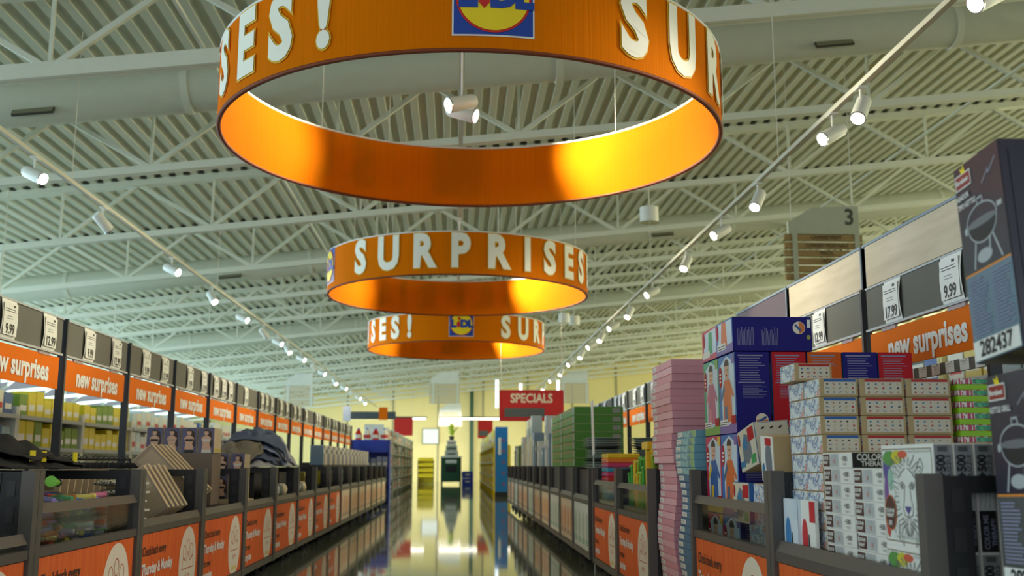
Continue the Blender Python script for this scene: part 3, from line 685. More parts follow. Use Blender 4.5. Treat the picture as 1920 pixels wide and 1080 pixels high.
# --- toy-part cartons with colourful fronts
TOYF = M_print('toy_picture', [(226, 228, 222), (206, 222, 232), (234, 234, 226), (180, 196, 214), (120, 134, 170), (226, 228, 222), (214, 150, 140)], 26)
def tool_panel(strip, seed, wd, h):
    rt = random.Random(seed); p = P2(.0003); p.rect(-wd / 2, .008, wd / 2, h - .004, M('tool_panel', (216, 208, 190), .5)); p.rect(-wd / 2, h - .012, wd / 2, h - .003, strip)
    cs = [INK, PRED, M('tool_steel', (120, 122, 120), .4), M('tool_brass', (190, 150, 60), .5), TEALP]
    for r_ in range(3):
        for c in range(5):
            x = -wd / 2 + wd * (c + .5) / 5; y = h * (.68 - .22 * r_); m = cs[rt.randrange(5)]; a = rt.random() * 3
            if rt.random() < .5: p.disc(x, y, .0035, .0032, m, 8)
            else: p.line([(x - .006 * math.cos(a), y - .003 * math.sin(a)), (x + .006 * math.cos(a), y + .003 * math.sin(a))], .0022, m)
    return p.mesh('parts_print')
CH = .0605
TP = {('b', w_): [tool_panel(TEALP if False else BLUE, sd, w_ * .8, CH) for sd in (1,)] for w_ in (.13, .148)}
TPB = {w_: tool_panel(M('strip_blue', (40, 96, 170), .5), 2, w_ * .82, CH) for w_ in (.128, .148)}
TPR = {w_: tool_panel(M('strip_red', (178, 36, 30), .5), 5, w_ * .82, CH) for w_ in (.128, .148)}
def toy_carton(x, d, y, z, pan, lab, grp, dx=0):
    S = (.155, d, CH - .001); o = carton('toy_carton', lab, 'box', grp, S, (x + dx, y, z), RIGHT, {'body': KRAFT, 'front': TOYF}, bev=.002)
    stick(o, pan[d], 'right', .004, 0, S, 'parts_print', .0006)
rr = random.Random(5)
for k in range(14):
    z = FLOORZ + CH * k
    for j, y in enumerate((3.40, 3.557)):
        toy_carton(1.172, .128, y, z, TPB, ('topmost ' if k == 13 else '') + 'small kraft toy carton with blue strip, %s' % ('over the puzzle stack' if j == 0 else 'against the bin post'), 'blue-strip toy cartons', .004 * rr.random())
    toy_carton(1.308, 0.148, 3.40, z, TPR if k != 13 else TPR, ('topmost ' if k == 13 else '') + 'small kraft toy carton with red strip in the middle column', 'red-strip toy cartons, middle column', .003 * rr.random())
    toy_carton(1.462, 0.148, 3.40, z, TPR, ('topmost ' if k == 13 else '') + 'small kraft toy carton in the column by the striped boxes', 'toy cartons by the striped boxes', .003 * rr.random())
o = toy_carton(1.135, .128, 3.52, FLOORZ + CH * 14, TPR, 'single red-strip toy carton lying on top of the blue-strip ones', None)

# --- striped gift boxes
STR = [M_print('stripes_%d' % i, c, 60, stretch=(1, 1, .2)) for i, c in enumerate(([(196, 60, 90), (230, 226, 226), (196, 60, 90), (140, 60, 140)], [(60, 170, 130), (70, 190, 120), (40, 140, 110), (220, 130, 110)]))]
carton('kraft_case', 'plain brown case under the striped boxes', 'box', None, (.30, .16, .64), (1.625, 3.45, FLOORZ), RIGHT, {'body': KRAFT})
LIME = M('lime_green', (150, 206, 30), .5)
for k in range(11):
    o = carton('striped_box', 'narrow pink, green and lime striped box stacked by the toy cartons', 'box', 'striped boxes', (.26, .15, .0185), (1.63, 3.44, FLOORZ + .64 + .0188 * k), RIGHT, {'body': LIME if k % 2 else STR[0]}, bev=.0015)
    if k % 2 == 0: MB().box(.128, .05, .002, .132, .10, .0165).build('green_patch', STR[1], o)
# --- small books in the puzzle bin
for i, (c1, c2) in enumerate((((214, 226, 236), (60, 130, 190)), ((236, 236, 230), (200, 30, 40)))):
    m1 = M('book_face_%d' % i, c1, .5); m2 = M('book_band_%d' % i, c2, .5); S = (.15, .010, .455)
    o = carton('activity_book', ['activity book with blue animal cover by the bin post', 'activity book with red corner by the puzzle stack', 'white activity book behind the red-cornered one'][i], 'book', None, S, (1.1365 + .0105 * i, (3.55, 3.41, 3.43)[i], FLOORZ), RIGHT, {'body': m1}, bev=.001)
    stick(o, P2().rect(-.074, .255, .074, .453, m1).disc(-.03, .335, .03, .06, m2, 14).rect(.02, .385, .073, .452, m2 if i else SKYW).line([(.0, .265), (.01, .345), (.02, .265)], .006, INK).mesh('cover'), 'front', 0, 0, S, 'cover')
carton('book_case', 'white carton raising the activity books', 'box', None, (.34, .10, .26), (1.14, 3.50, FLOORZ), RIGHT, {'body': PWHITE}) if False else None

# --- children costume boxes
CW, CD, CHH = .278, .147, .341
def costume_front(bg, suit, arm, low, seed):
    p = P2(.0004); w2 = CW / 2
    p.rect(-w2, .002, w2, CHH - .002, bg); p.poly([(-w2 + .05, .05), (-w2 + .03, .30), (.0, .335), (w2 - .02, .30), (w2 - .02, .08), (.02, .03)], SKYW)
    p.poly([(-w2, .002), (w2, .002), (w2, .055), (0, .035), (-w2, .065)], low)
    p.poly([(-.075, .05), (.075, .05), (.068, .15), (.05, .225), (.02, .24), (-.02, .24), (-.05, .225), (-.068, .15)], suit)
    p.poly([(-.05, .225), (-.11, .15), (-.095, .14), (-.035, .19)], arm); p.poly([(.05, .225), (.11, .16), (.095, .148), (.035, .19)], suit)
    p.rect(-.05, .05, -.008, .12, arm); p.rect(.008, .05, .05, .12, suit)
    p.disc(0, .272, .036, .044, SKIN, 18); p.disc(0, .292, .039, .030, HAIR, 14, 0, 180)
    for sx in (-1, 1): p.disc(sx * .013, .274, .004, .005, HAIR, 8)
    p.disc(0, .252, .010, .004, PRED, 8)
    p.disc(-.105, .25, .026, .048, PRED, 16); p.lines(-.12, .225, -.09, .275, 3, WHITE, .5, .1, 2)
    p.rect(.085, .295, .132, .335, low); p.rect(-.13, .035, .0, .062, WHITE); p.lines(-.125, .04, -.005, .06, 2, INK, .3, .2, 4); p.rect(.06, .04, .13, .075, PRED)
    return p.mesh('front_print')
CF = [costume_front(M('cf_green', (50, 160, 110), .4), M('cf_pink', (190, 90, 130), .4), M('cf_pink2', (214, 130, 150), .4), M('cf_lime', (120, 170, 60), .4), 1),
      costume_front(M('cf_blue', (40, 110, 190), .4), M('cf_orange', (224, 110, 40), .4), M('cf_slate', (70, 100, 140), .4), M('cf_violet', (120, 90, 170), .4), 2),
      costume_front(M('cf_rose', (206, 40, 80), .4), M('cf_blue2', (40, 96, 170), .4), M('cf_yellow', (226, 190, 40), .4), M('cf_yellow2', (230, 196, 60), .4), 3)]
def costume_side(bg):
    p = P2(.0004); p.rect(-.07, .004, .07, .337, bg); p.lines(-.055, .22, .055, .322, 10, GREYINK, .28, .3, 5); p.rect(-.062, .322, .045, .328, GREYINK); p.lines(-.045, .145, .06, .205, 9, GREYINK, .28, .4, 9); p.rect(-.062, .208, .05, .213, GREYINK)
    p.disc(.033, .055, .027, .027, M('seal_cream', (232, 222, 200), .5), 20); p.disc(.033, .055, .025, .025, M('seal_orange', (214, 116, 50), .5), 14, 180, 360); p.line([(.016, .045), (.05, .066)], .010, M('seal_blue', (50, 90, 150), .5)); p.disc(-.005, .018, .009, .009, M('seal_olive', (150, 156, 70), .5), 12)
    return p.mesh('side_print')
CS = {m.name: costume_side(m) for m in (PURPLE, PRED, PORANGE)}
def costume_box(x, y, z, side, fr, lab, grp, rot=None):
    S = (CW, CD, CHH); o = carton('costume_box', lab, 'box', grp, S, (x, y, z), RIGHT, {'body': side}, rot, .002)
    stick(o, CF[fr], 'front', 0, 0, S, 'front_print', .0006); stick(o, CS[side.name], 'right', 0, 0, S, 'side_print', .0006)
    return o
sides = [PURPLE, PRED, PORANGE, PURPLE, PRED]; cn = ['purple', 'red', 'orange', 'purple', 'red']
z3 = .317
for r_ in range(3):
    for c in range(5):
        for yy in (0, 1):
            if (c > 0 and yy) or (r_ < 2 and c > 1): continue
            z = z3 + r_ * .3425; x = 1.172 + c * .1535 + (.004 if c else 0)
            if c == 0: lab = 'upright costume box with %s, %s row by the pink stack' % (('an orange suit' if (not yy) else ('a blue suit' if r_ < 2 else 'a pink suit')), ('bottom', 'middle', 'top')[r_])
            else: lab = '%s costume box back, %s' % (cn[c], ['', 'next to the lettered purple side', 'between red and purple boxes', 'between orange and red boxes', 'under the new surprises banner'][c])
            costume_box(x, 4.46 + yy * .281, z, sides[c], (1 if not yy else (0 if r_ == 2 else 2)), lab, 'costume boxes')
for c in range(2, 5): carton('stock_case', 'plain brown stock case below the coloured costume boxes', 'box', 'plain stock cases', (.30, .14, .69), (1.176 + c * .1535, 4.47, FLOORZ), RIGHT, {'body': KRAFT})
# the one lying on its back across the top: purple long side to the entrance
t = thing('costume_box', 'purple costume box lying on its back on top of the stack', 'box', (1.165, 4.455, z3 + 3 * .3425), RIGHT, 'costume boxes')
S = (CW * 2 - .002, CHH, CD); b = link('carton', boxmesh(CW, CHH, CD, {'body': PURPLE}, .002), t)
def lie_print():
    p = P2(.0004); p.rect(-.139, .002, .139, CD - .002, M('cf_blue', (40, 110, 190))); p.poly([(-.11, .03), (-.10, .14), (.12, .14), (.13, .03)], SKYW); p.poly([(-.06, .03), (.05, .03), (.03, .14), (-.04, .14)], M('cf_orange', (224, 110, 40)))
    p.poly([(-.139, .002), (.139, .002), (.139, .04), (-.139, .025)], M('cf_violet', (120, 90, 170))); p.rect(-.12, .02, .02, .05, WHITE); p.lines(-.11, .025, .01, .048, 2, INK, .3, .2, 4); p.disc(-.11, .10, .018, .035, PRED, 14)
    return p.mesh('front_print')
stick(t, lie_print(), 'front', 0, 0, (CW, CHH, CD), 'front_print', .0006)
sp = P2(.0004); sp.rect(-.168, .003, .168, .144, PURPLE)
for x0 in (-.15, -.045):
    for k in range(12): sp.rect(x0 + .006 * k, .025, x0 + .006 * k + .0022, .105 - .03 * random.random(), GREYINK)
sp.disc(.115, .10, .027, .027, M('seal_cream', (232, 222, 200)), 20); sp.disc(.115, .10, .025, .025, M('seal_orange', (214, 116, 50)), 14, -90, 90); sp.line([(.10, .112), (.122, .088)], .010, M('seal_blue', (50, 90, 150))); sp.rect(.150, .10, .164, .135, WHITE); sp.disc(.155, .06, .009, .010, M('seal_olive', (150, 156, 70)), 12)
stick(t, sp.mesh('side_print'), 'right', 0, 0, (CW, CHH, CD), 'side_print', .0006)
t2 = thing('costume_box', 'costume box with a green suit lying beside the pink stack', 'box', (1.168, 4.736, z3 + 3 * .3425), RIGHT, 'costume boxes'); link('carton', boxmesh(CW, CHH, CD, {'body': PURPLE}, .002), t2)
pp = P2(.0004); pp.rect(-.139, .002, .139, CD - .002, M('cf_rose', (206, 40, 80))); pp.poly([(-.10, .02), (-.12, .13), (.12, .14), (.13, .03)], SKYW); pp.poly([(-.02, .03), (.06, .03), (.05, .13), (-.01, .13)], PGREEN); pp.rect(-.125, .015, .01, .045, WHITE); pp.disc(-.10, .10, .02, .035, PRED, 14)
stick(t2, pp.mesh('front_print'), 'front', 0, 0, (CW, CHH, CD), 'front_print', .0006)
# --- loose toy boxes tumbled over the costume bin
def loose(name, lab, S, loc, rot, mats, prints, grp='loose toy boxes'):
    o = carton(name, lab, 'box', grp, S, loc, 0, mats, rot, .002)
    for me, f in prints: stick(o, me, f, 0, 0, S, 'box_print', .0006)
    return o
fp = P2(.0004); fp.rect(-.115, .002, .115, .158, M('loose_cream', (214, 206, 184))); fp.poly([(-.07, .03), (.0, .02), (.06, .05), (.05, .12), (-.02, .14), (-.06, .10)], M('loose_grey', (110, 118, 130))); fp.disc(-.02, .10, .03, .025, TEALP, 12); fp.rect(.03, .10, .11, .15, PRED); fp.rect(-.11, .015, -.05, .04, TEALP); fp.rect(.04, .012, .10, .045, PGREEN); fp.disc(-.095, .125, .012, .025, PRED, 10)
sd = P2(.0004); sd.rect(-.065, .004, .065, .156, M('tool_panel', (216, 208, 190)));
for r_ in range(4):
    for c in range(3): sd.line([(-.04 + .035 * c, .03 + .034 * r_), (-.03 + .035 * c, .036 + .034 * r_)], .006, INK)
FPm, SDm = fp.mesh('box_print'), sd.mesh('box_print')
BLUEBOX = M('loose_blue', (40, 96, 160), .5); CREAMB = M('loose_cream', (214, 206, 184), .5)
zt = FLOORZ + .50
carton('toy_box', 'tan toy carton under the tumbled toy boxes', 'box', 'loose toy boxes', (.40, .30, .498), (1.16, 3.955, FLOORZ), RIGHT, {'body': KRAFT, 'front': TOYF})
loose('toy_box', 'toy box standing low behind the guard rail, grey robot picture', (.235, .02, .16), (1.142, 4.19, zt - .16), (0, R(0), RIGHT), {'body': BLUEBOX}, [(FPm, 'front')])
loose('toy_box', 'tipped toy box with grey robot picture and blue edge', (.235, .14, .16), (1.15, 4.07, zt + .055), (R(4), R(-9), RIGHT), {'body': CREAMB, 'right': BLUEBOX}, [(FPm, 'front'), (SDm, 'right')])
kb = P2(.0004); kb.rect(-.06, .005, .06, .165, KRAFT); kb.rect(.03, .105, .048, .145, WHITE); kb.lines(.031, .108, .047, .143, 8, INK, .5, 0, 2)
kf = P2(.0004); kf.rect(-.085, .002, .085, .168, WHITE); kf.disc(.02, .08, .045, .07, M('loose_grey', (110, 118, 130)), 16); kf.rect(-.02, .135, .06, .162, PRED); kf.disc(-.055, .04, .02, .03, TEALP, 10); kf.disc(.06, .03, .012, .022, PRED, 10)
loose('toy_box', 'plain kraft toy box with barcode propped on the bin post', (.175, .13, .17), (1.14, 3.80, zt + .004), (R(2), R(3), R(-92)), {'body': KRAFT, 'front': WHITE}, [(kf.mesh('box_print'), 'front'), (kb.mesh('box_print'), 'right')])

# --- pink and blue flat boxes stacked on the floor
PINK = M('box_pink', (224, 158, 172), .5); PINKL = M('box_pink_light', (236, 184, 196), .5); LBLUE = M('box_blue', (84, 124, 158), .5); LBL2 = M('box_blue_picture', (120, 176, 196), .5)
BLU_PIC = M_print('box_blue_print', [(110, 170, 190), (150, 200, 204), (96, 150, 180), (150, 190, 130)], 9)
LAB = P2(.0003).rect(-.055, .008, .055, .030, WHITE).lines(-.045, .013, .045, .027, 2, M('grey_ink', (150, 150, 150)), .35, .3, 2).mesh('white_label')
pal = thing('pallet', 'low grey pallet under the pink and blue stacks', 'pallet', (1.13, 5.5, 0), RIGHT)
for k in range(5): MB().box(-.46, .02 + .17 * k, .075, .46, .14 + .17 * k, .10).build('deck_board', M('pallet_wood', (120, 104, 84), .8), pal)
for k in range(3): MB().box(-.46 + .41 * k, .02, 0, -.36 + .41 * k, .82, .075).build('bearer', M('pallet_wood', (120, 104, 84), .8), pal)
rp = random.Random(21); z = .10
for k in range(35):
    up = z > .845; S = (.54, .42, .0385) if up else (.45, .42, .0365)
    yc = 5.735 - (.012 * math.sin(k) if up else 0) if up else 5.765
    sh = (.012 * math.sin(k * .45) if not up else .010 * (rp.random() - .5))
    o = carton('pink_box', 'topmost flat pink box of the tall pink stack' if k == 34 else 'flat pink box in the %s part of the tall pink stack' % ('wider upper' if up else 'narrower lower'), 'box', 'flat pink boxes, %s part' % ('upper' if up else 'lower'), S, (1.135 + sh + (.022 if not up else 0), yc + .006 * rp.random(), z), RIGHT, {'body': PINK, 'front': PINKL if k % 2 else PINK}, bev=.002)
    stick(o, LAB, 'front', -S[0] / 2 + .075, 0, S, 'white_label'); z += S[2] + .0006
z = .10
for k in range(26):
    sh = .014 * math.sin(k * .5); top = k > 19
    S = (.42 if top else .40, .42, .0355)
    o = carton('blue_box', 'topmost flat blue box beside the pink stack' if k == 25 else ('flat blue box with picture edge high in the blue stack' if top else 'plain flat blue box low in the stack beside the pink one'), 'box', 'flat blue boxes', S, (1.15 + sh, 5.195, z), RIGHT, {'body': LBLUE if not top else LBL2, 'front': BLU_PIC if top else LBLUE}, bev=.002)
    stick(o, LAB, 'front', -S[0] / 2 + .07, 0, S, 'white_label'); z += S[2] + .0006

# --- garden toys, towels and noodles
CLR = {'green': (60, 170, 50), 'lime': (150, 200, 40), 'yellow': (236, 200, 30), 'teal': (20, 130, 120), 'pink': (206, 60, 110), 'orange': (236, 130, 40), 'sky': (50, 150, 190), 'red': (200, 40, 40), 'dgreen': (30, 90, 40)}
def CM(c): return M('toy_' + c, CLR[c], .35)
rg = random.Random(9)
carton('filler_case', 'brown case filling the bottom of the garden toy bin', 'box', 'filler cases in the bins', (1.16, .72, .30), (1.15, 6.625, FLOORZ), RIGHT, {'body': KRAFT})
carton('filler_case', 'brown case filling the bottom of the towel bin', 'box', 'filler cases in the bins', (1.16, .72, .30), (1.15, 7.875, FLOORZ), RIGHT, {'body': KRAFT})
for k in range(12):
    c = ['green', 'yellow', 'lime', 'green', 'yellow'][(k * 2) % 5]; y = 6.56 + .105 * (k % 6); x = 1.175 + .062 * (k // 6); zb = FLOORZ + .301; hh = .20 + .05 * (k // 6) + .10 * rg.random()
    t = thing('toy_spade', '%s plastic garden spade standing in the toy bin' % c, 'toy', (x, y, zb), R(-90 + 24 * (rg.random() - .5)), 'plastic garden tools')
    MB().tube([(0, 0, .09), (0, 0, hh)], .012, 8).build('shaft', CM(c), t)
    bl_ = MB(); bl_.prism([(-.042, -.006), (.042, -.006), (.045, .008), (-.045, .008)], 0, .10); bl_.build('blade', CM(c), t)
    MB().tube([(-.042, 0, hh), (.042, 0, hh)], .013, 8).build('grip', CM(c), t)
t = thing('toy_shovel', 'large yellow T-handled plastic shovel sticking up from the toy bin', 'toy', (1.175, 6.40, FLOORZ + .302), RIGHT)
MB().box(-.028, -.012, .05, .028, .012, .36).build('shaft', CM('yellow'), t); MB().box(-.10, -.02, .36, .10, .02, .405).build('grip', CM('yellow'), t); MB().prism([(-.09, -.008), (.09, -.008), (.08, .012), (-.08, .012)], 0, .12).build('blade', CM('yellow'), t)
cs = ['yellow', 'teal', 'lime', 'green', 'orange', 'green', 'teal', 'lime']
for k in range(5):
    x0 = 1.31 + .078 * k; y0 = 7.15 + .04 * (k % 3); z0 = .80 + .012 * k
    t = thing('pool_toy', '%s foam pool toy laid slanting across the bins' % cs[k], 'toy', (x0, y0, z0), 0, 'foam pool toys')
    pts = [(0, .65, 0 + .02 * math.sin(k)), (0, .3, .05), (.0, 0, .10), (.0, -.35, .17 + .01 * k), (.0, -.62, .22 + .012 * k)]
    MB().tube(pts, .03, 10, radii=[.016, .03, .033, .033, .028]).build('foam_body', CM(cs[k]), t); MB().tube([pts[0], (0, .70, -.01)], .014, 8).build('tip', CM(cs[(k + 2) % 8]), t)
def towel(lab, grp, loc, c, S=(.30, .26, .035)):
    o = carton('folded_towel', lab, 'towel', grp, S, loc, RIGHT, {'body': CM(c)}, bev=.012)
    MB().box(-S[0] / 2 + .01, -.0015, S[2] * .42, S[0] / 2 - .01, .001, S[2] * .55).build('fold', CM('sky' if c != 'sky' else 'lime'), o); return o
z = FLOORZ + .301
for k, c in enumerate(['sky', 'sky', 'teal', 'yellow', 'red', 'pink', 'sky', 'pink', 'orange', 'yellow']): towel('%s folded beach towel in the rainbow stack above the guard rail' % c, 'rainbow towels in the near stack', (1.17, 8.28, z), c); z += .0355
z = FLOORZ + .301
for k, c in enumerate(['sky', 'lime', 'green', 'sky', 'teal', 'lime', 'sky', 'green', 'sky', 'orange', 'yellow', 'pink', 'sky', 'teal', 'orange', 'yellow', 'lime']):
    towel('%s folded towel in the tall stack under the headers' % c, 'rainbow towels in the tall stack', (1.69, 6.85, z), c, (.34, .24, .0335)); z += .034
LIL = M('lilac_white', (206, 208, 226), .5)
carton('plain_case', 'grey case behind the rainbow towels', 'box', None, (.46, .24, .55), (1.47, 8.05, FLOORZ + .302), RIGHT, {'body': M('case_grey', (110, 112, 120))}) if False else None
for k in range(6): 
    o = carton('lilac_carton', 'slim upright pale lilac carton behind the rainbow towels', 'box', 'pale lilac cartons', (.10, .22, .23), (1.70, 7.50 + .105 * k, FLOORZ + .552), RIGHT, {'body': LIL}); MB().box(-.04, -.001, .02, .04, .001, .05).build('label_band', M('label_mauve', (170, 160, 196)), o)
carton('lilac_case', 'pale tray case under the lilac cartons', 'box', None, (.66, .24, .25), (1.70, 7.762, FLOORZ + .301), RIGHT, {'body': LIL})
# --- plates / pans
PLATE = M('plate_silver', (176, 190, 184), .3, .2); PLATEB = M('plate_dark', (44, 48, 50), .35)
carton('filler_case', 'dark case filling the plate bin', 'box', 'filler cases in the bins', (1.14, .70, .53), (1.16, 9.345, FLOORZ), RIGHT, {'body': DARK})
for sx_, (x, y) in enumerate(((1.28, 8.98), (1.30, 9.38), (1.66, 9.0))):
    for k in range(13):
        o = MB(); r0 = .165 - .02 * (1 if 4 < k < 9 else 0); o.tube([(0, 0, 0), (0, 0, .006), (0, 0, .019)], r0, 22, radii=[r0 * .6, r0 * .72, r0]); dk = (k % 5 == 3)
        ob = o.build('plate', PLATEB if dk else PLATE, None, (x, y, FLOORZ + .531 + .0205 * k)); tag(ob, '%s plate in the %s stack of plates' % ('black' if dk else 'silver grey', ['foremost', 'middle', 'rear'][sx_]), 'plate', 'stacked plates')
        MB().tube([(0, 0, .0185), (0, 0, .0205)], r0, 22, radii=[r0 * 1.0, r0 * .985], cap=False).build('rim', M('plate_rim', (210, 220, 214), .3) if not dk else DARK, ob)
# tall slanting price card
t = thing('price_card', 'tall slanting white price card on a thin rod by the green cartons', 'sign', (1.13, 8.61, .85), RIGHT); 
MB().tube([(0, 0, -.848), (0, 0, .12)], .006, 6).build('rod', PLATE, t); pc = MB().box(-.05, -.004, 0, .05, .004, .45).build('card', WHITE, t, (0, 0, .10), (0, R(-7), 0)); MB().box(-.053, -.005, 0, -.047, .005, .45).build('card_edge', TEALP, pc)
# --- green cartons
GRC = M('carton_green', (76, 140, 34), .5); GRT = M('carton_tan', (150, 120, 40), .5); GRG = M('carton_grey_label', (150, 156, 140), .5)
GP = P2(.0006); GP.rect(-.58, .002, .58, .079, GRC); GP.rect(-.56, .050, -.2, .070, GRT); GP.rect(-.15, .052, .35, .070, GRT); GP.rect(.42, .01, .56, .07, GRG); GPm = GP.mesh('carton_print')
GS = P2(.0006).rect(-.23, .001, .23, .079, GRC).rect(.13, .02, .21, .065, GRG).rect(-.23, .0, .23, .004, M('carton_seam', (180, 196, 150))).mesh('carton_print')
for yy in (0, 1):
    carton('filler_case', 'dark case lifting the green cartons', 'box', 'filler cases in the bins', (1.12, .46, .55), (1.15, (10.595, 11.845)[yy], FLOORZ), RIGHT, {'body': DARK})
    for k in range(7):
        S = (1.17, .47, .081); o = carton('green_carton', ('topmost ' if k == 6 else '') + 'flat grass-green carton in the stack %s' % ('beside the plates' if not yy else 'beside the upright packs'), 'box', 'flat green cartons', S, (1.14, 10.62 + yy * 1.2, FLOORZ + .552 + .082 * k), RIGHT, {'body': GRC})
        stick(o, GPm, 'front', 0, 0, S, 'carton_print', .002); stick(o, GS, 'right', 0, 0, S, 'carton_print', .002)
# --- far right bins: silver bundles, upright boards and lanterns
rf = random.Random(31)
BRD = [M('board_white', (214, 222, 220), .4), M('board_green', (120, 150, 90), .5), M('board_blue', (130, 156, 184), .4), M('board_cream', (222, 206, 160), .5), PLATE, M('board_black', (34, 34, 36), .4)]
bn = ['white', 'olive green', 'pale blue', 'cream', 'silver', 'black']
for k in range(8): carton('filler_case', 'dark case filling a bin beyond the green cartons', 'box', 'filler cases in the bins', (1.14, .60, .55), (1.17, 13.1 + BW * k, FLOORZ), RIGHT, {'body': DARK})
for k in range(26):
    c = rf.choice([0, 0, 1, 2, 3, 4, 5]); h = .25 + .55 * rf.random() * (1 if k < 20 else .5); y = 12.75 + .37 * k; wd = .16 + .14 * rf.random()
    o = carton('upright_pack', '%s upright pack standing in the bins beyond the green cartons' % bn[c], 'package', 'upright packs in the far right bins', (wd, .10 + .2 * rf.random(), h), (1.19 + .1 * rf.random(), y, FLOORZ + .552), RIGHT, {'body': BRD[c]})
    MB().box(-wd * .4, -.002, h * .6, wd * .4, .001, h * .8).build('label_panel', BRD[(c + 2) % 4], o)
for k in range(9):
    o = MB(); o.tube([(0, 0, 0), (0, 0, .04), (0, 0, .075)], .15, 14, radii=[.14, .16, .10]); ob = o.build('silver_bundle', PLATE, None, (1.60, 17.0 + .02 * (k % 2), FLOORZ + .552 + .0755 * k)); tag(ob, 'silver wrapped bundle stacked in a far right bin', 'package', 'silver bundles')
    MB().tube([(0, 0, .035), (0, 0, .045)], .162, 14, cap=False).build('band', DARK, ob)

# ================================================================ goods on the left
def blob(name, mat, size, seed, amp=.35, n=18, m=10, mats2=None):
    """a crumpled cloth or filled bag: squashed, noisy closed surface resting on z=0"""
    mb = MB(); vs = []; sx, sy, sz = size
    for j in range(m + 1):
        ph = math.pi * j / m
        for i in range(n):
            th = 2 * math.pi * i / n; d = Vector((math.sin(ph) * math.cos(th), math.sin(ph) * math.sin(th), math.cos(ph)))
            k = 1 + amp * noise.noise(d * 2.1 + Vector((seed * 3.7, seed, 0))) + amp * .5 * noise.noise(d * 5.3 + Vector((0, seed * 1.9, seed)))
            vs.append((d.x * k * sx / 2, d.y * k * sy / 2, d.z * k * sz / 2))
    zmin = min(v[2] for v in vs); vs = [(x, y, z - zmin) for x, y, z in vs]
    fs = [(j * n + i, j * n + (i + 1) % n, (j + 1) * n + (i + 1) % n, (j + 1) * n + i) for j in range(m) for i in range(n)]
    return mb.add(vs, fs, 0, True).mesh(name, mat)
rl = random.Random(17)
class Heap:
    """soft pieces laid one on another: each takes its underside from what already lies there"""
    def __init__(s, x0, x1, y0, y1, z): s.x0, s.y0 = x0, y0; s.st = .02; s.nx = int((x1 - x0) / s.st) + 2; s.ny = int((y1 - y0) / s.st) + 2; s.H = [[z] * s.ny for _ in range(s.nx)]
    def h(s, x, y):
        i = min(max((x - s.x0) / s.st, 0), s.nx - 1.001); j = min(max((y - s.y0) / s.st, 0), s.ny - 1.001); a, b = int(i), int(j); u, v = i - a, j - b
        return s.H[a][b] * (1 - u) * (1 - v) + s.H[a + 1][b] * u * (1 - v) + s.H[a][b + 1] * (1 - u) * v + s.H[a + 1][b + 1] * u * v
    def sup(s, x, y): return max(s.h(x + ox, y + oy) for ox in (-.04, -.02, 0, .02, .04) for oy in (-.04, -.02, 0, .02, .04))
    def lay(s, name, mat, cx, cy, rx, ry, rot, T, seed):
        ca, sa = math.cos(rot), math.sin(rot)
        def out(th): return 1 + .22 * noise.noise(Vector((math.cos(th) * 1.6, math.sin(th) * 1.6, seed * 2.3))) + .10 * noise.noise(Vector((math.cos(th) * 4, math.sin(th) * 4, seed)))
        def thick(u, v, d):
            q = Vector((u * 3.6 + .6 * math.sin(v * 3), v * 1.6, seed * 1.7)); f = abs(noise.noise(q)) * 1.7 + .3 * abs(noise.noise(q * 2.0))
            return max(.004, T * (1 - d ** 3) * (.35 + 1.15 * f)) + .003
        n, m = 40, 12; top = []; bot = []
        for j in range(m + 1):
            for i in range(n):
                th = 2 * math.pi * i / n; d = j / m * out(th); u, v = d * math.cos(th), d * math.sin(th)
                x = cx + rx * u * ca - ry * v * sa; y = cy + rx * u * sa + ry * v * ca; b = s.sup(x, y) + .004
                bot.append((x - cx, y - cy, b)); top.append((x - cx, y - cy, b + thick(u, v, min(1, j / m))))
        new = []
        for a in range(s.nx):
            for b in range(s.ny):
                dx, dy = s.x0 + a * s.st - cx, s.y0 + b * s.st - cy; u = (dx * ca + dy * sa) / rx; v = (-dx * sa + dy * ca) / ry; d = math.hypot(u, v)
                if d < 1.35:
                    o_ = out(math.atan2(v, u))
                    if d < o_ * 1.05: new.append((a, b, s.sup(s.x0 + a * s.st, s.y0 + b * s.st) + .004 + thick(u, v, min(1, d / o_))))
        for a, b, z in new: s.H[a][b] = z
        zb = min(p[2] for p in bot); N = len(top); f = []
        for j in range(m):
            for i in range(n):
                k = (i + 1) % n; f.append((j * n + i, j * n + k, (j + 1) * n + k, (j + 1) * n + i)); f.append((N + (j + 1) * n + i, N + (j + 1) * n + k, N + j * n + k, N + j * n + i))
        for i in range(n): f.append((m * n + i, m * n + (i + 1) % n, N + m * n + (i + 1) % n, N + m * n + i))
        me = MB().add([(x, y, z - zb) for x, y, z in top + bot], f, 0, True).mesh(name, mat)
        return link(name, me, None, (cx, cy, zb))
# bin with tiny cartons
TINY = M('tiny_carton', (214, 208, 192), .5); TP2 = P2(.0003).rect(-.04, .006, .04, .022, M('tiny_print', (190, 182, 160))).lines(-.03, .009, .03, .020, 2, GREYINK, .3, .2, 3).mesh('carton_print')
for c in range(4):
    for k in range(17 - (c % 2)):
        S = (.098, .09, .0278); o = carton('soap_carton', 'tiny white carton in the neat stack by the toy bin', 'box', 'tiny white cartons', S, (-1.53 - .004 * rl.random(), 3.30 + .102 * c, FLOORZ + .028 * k), LEFT, {'body': TINY}, bev=.0015)
        stick(o, TP2, 'front', 0, 0, S, 'carton_print', .0006)
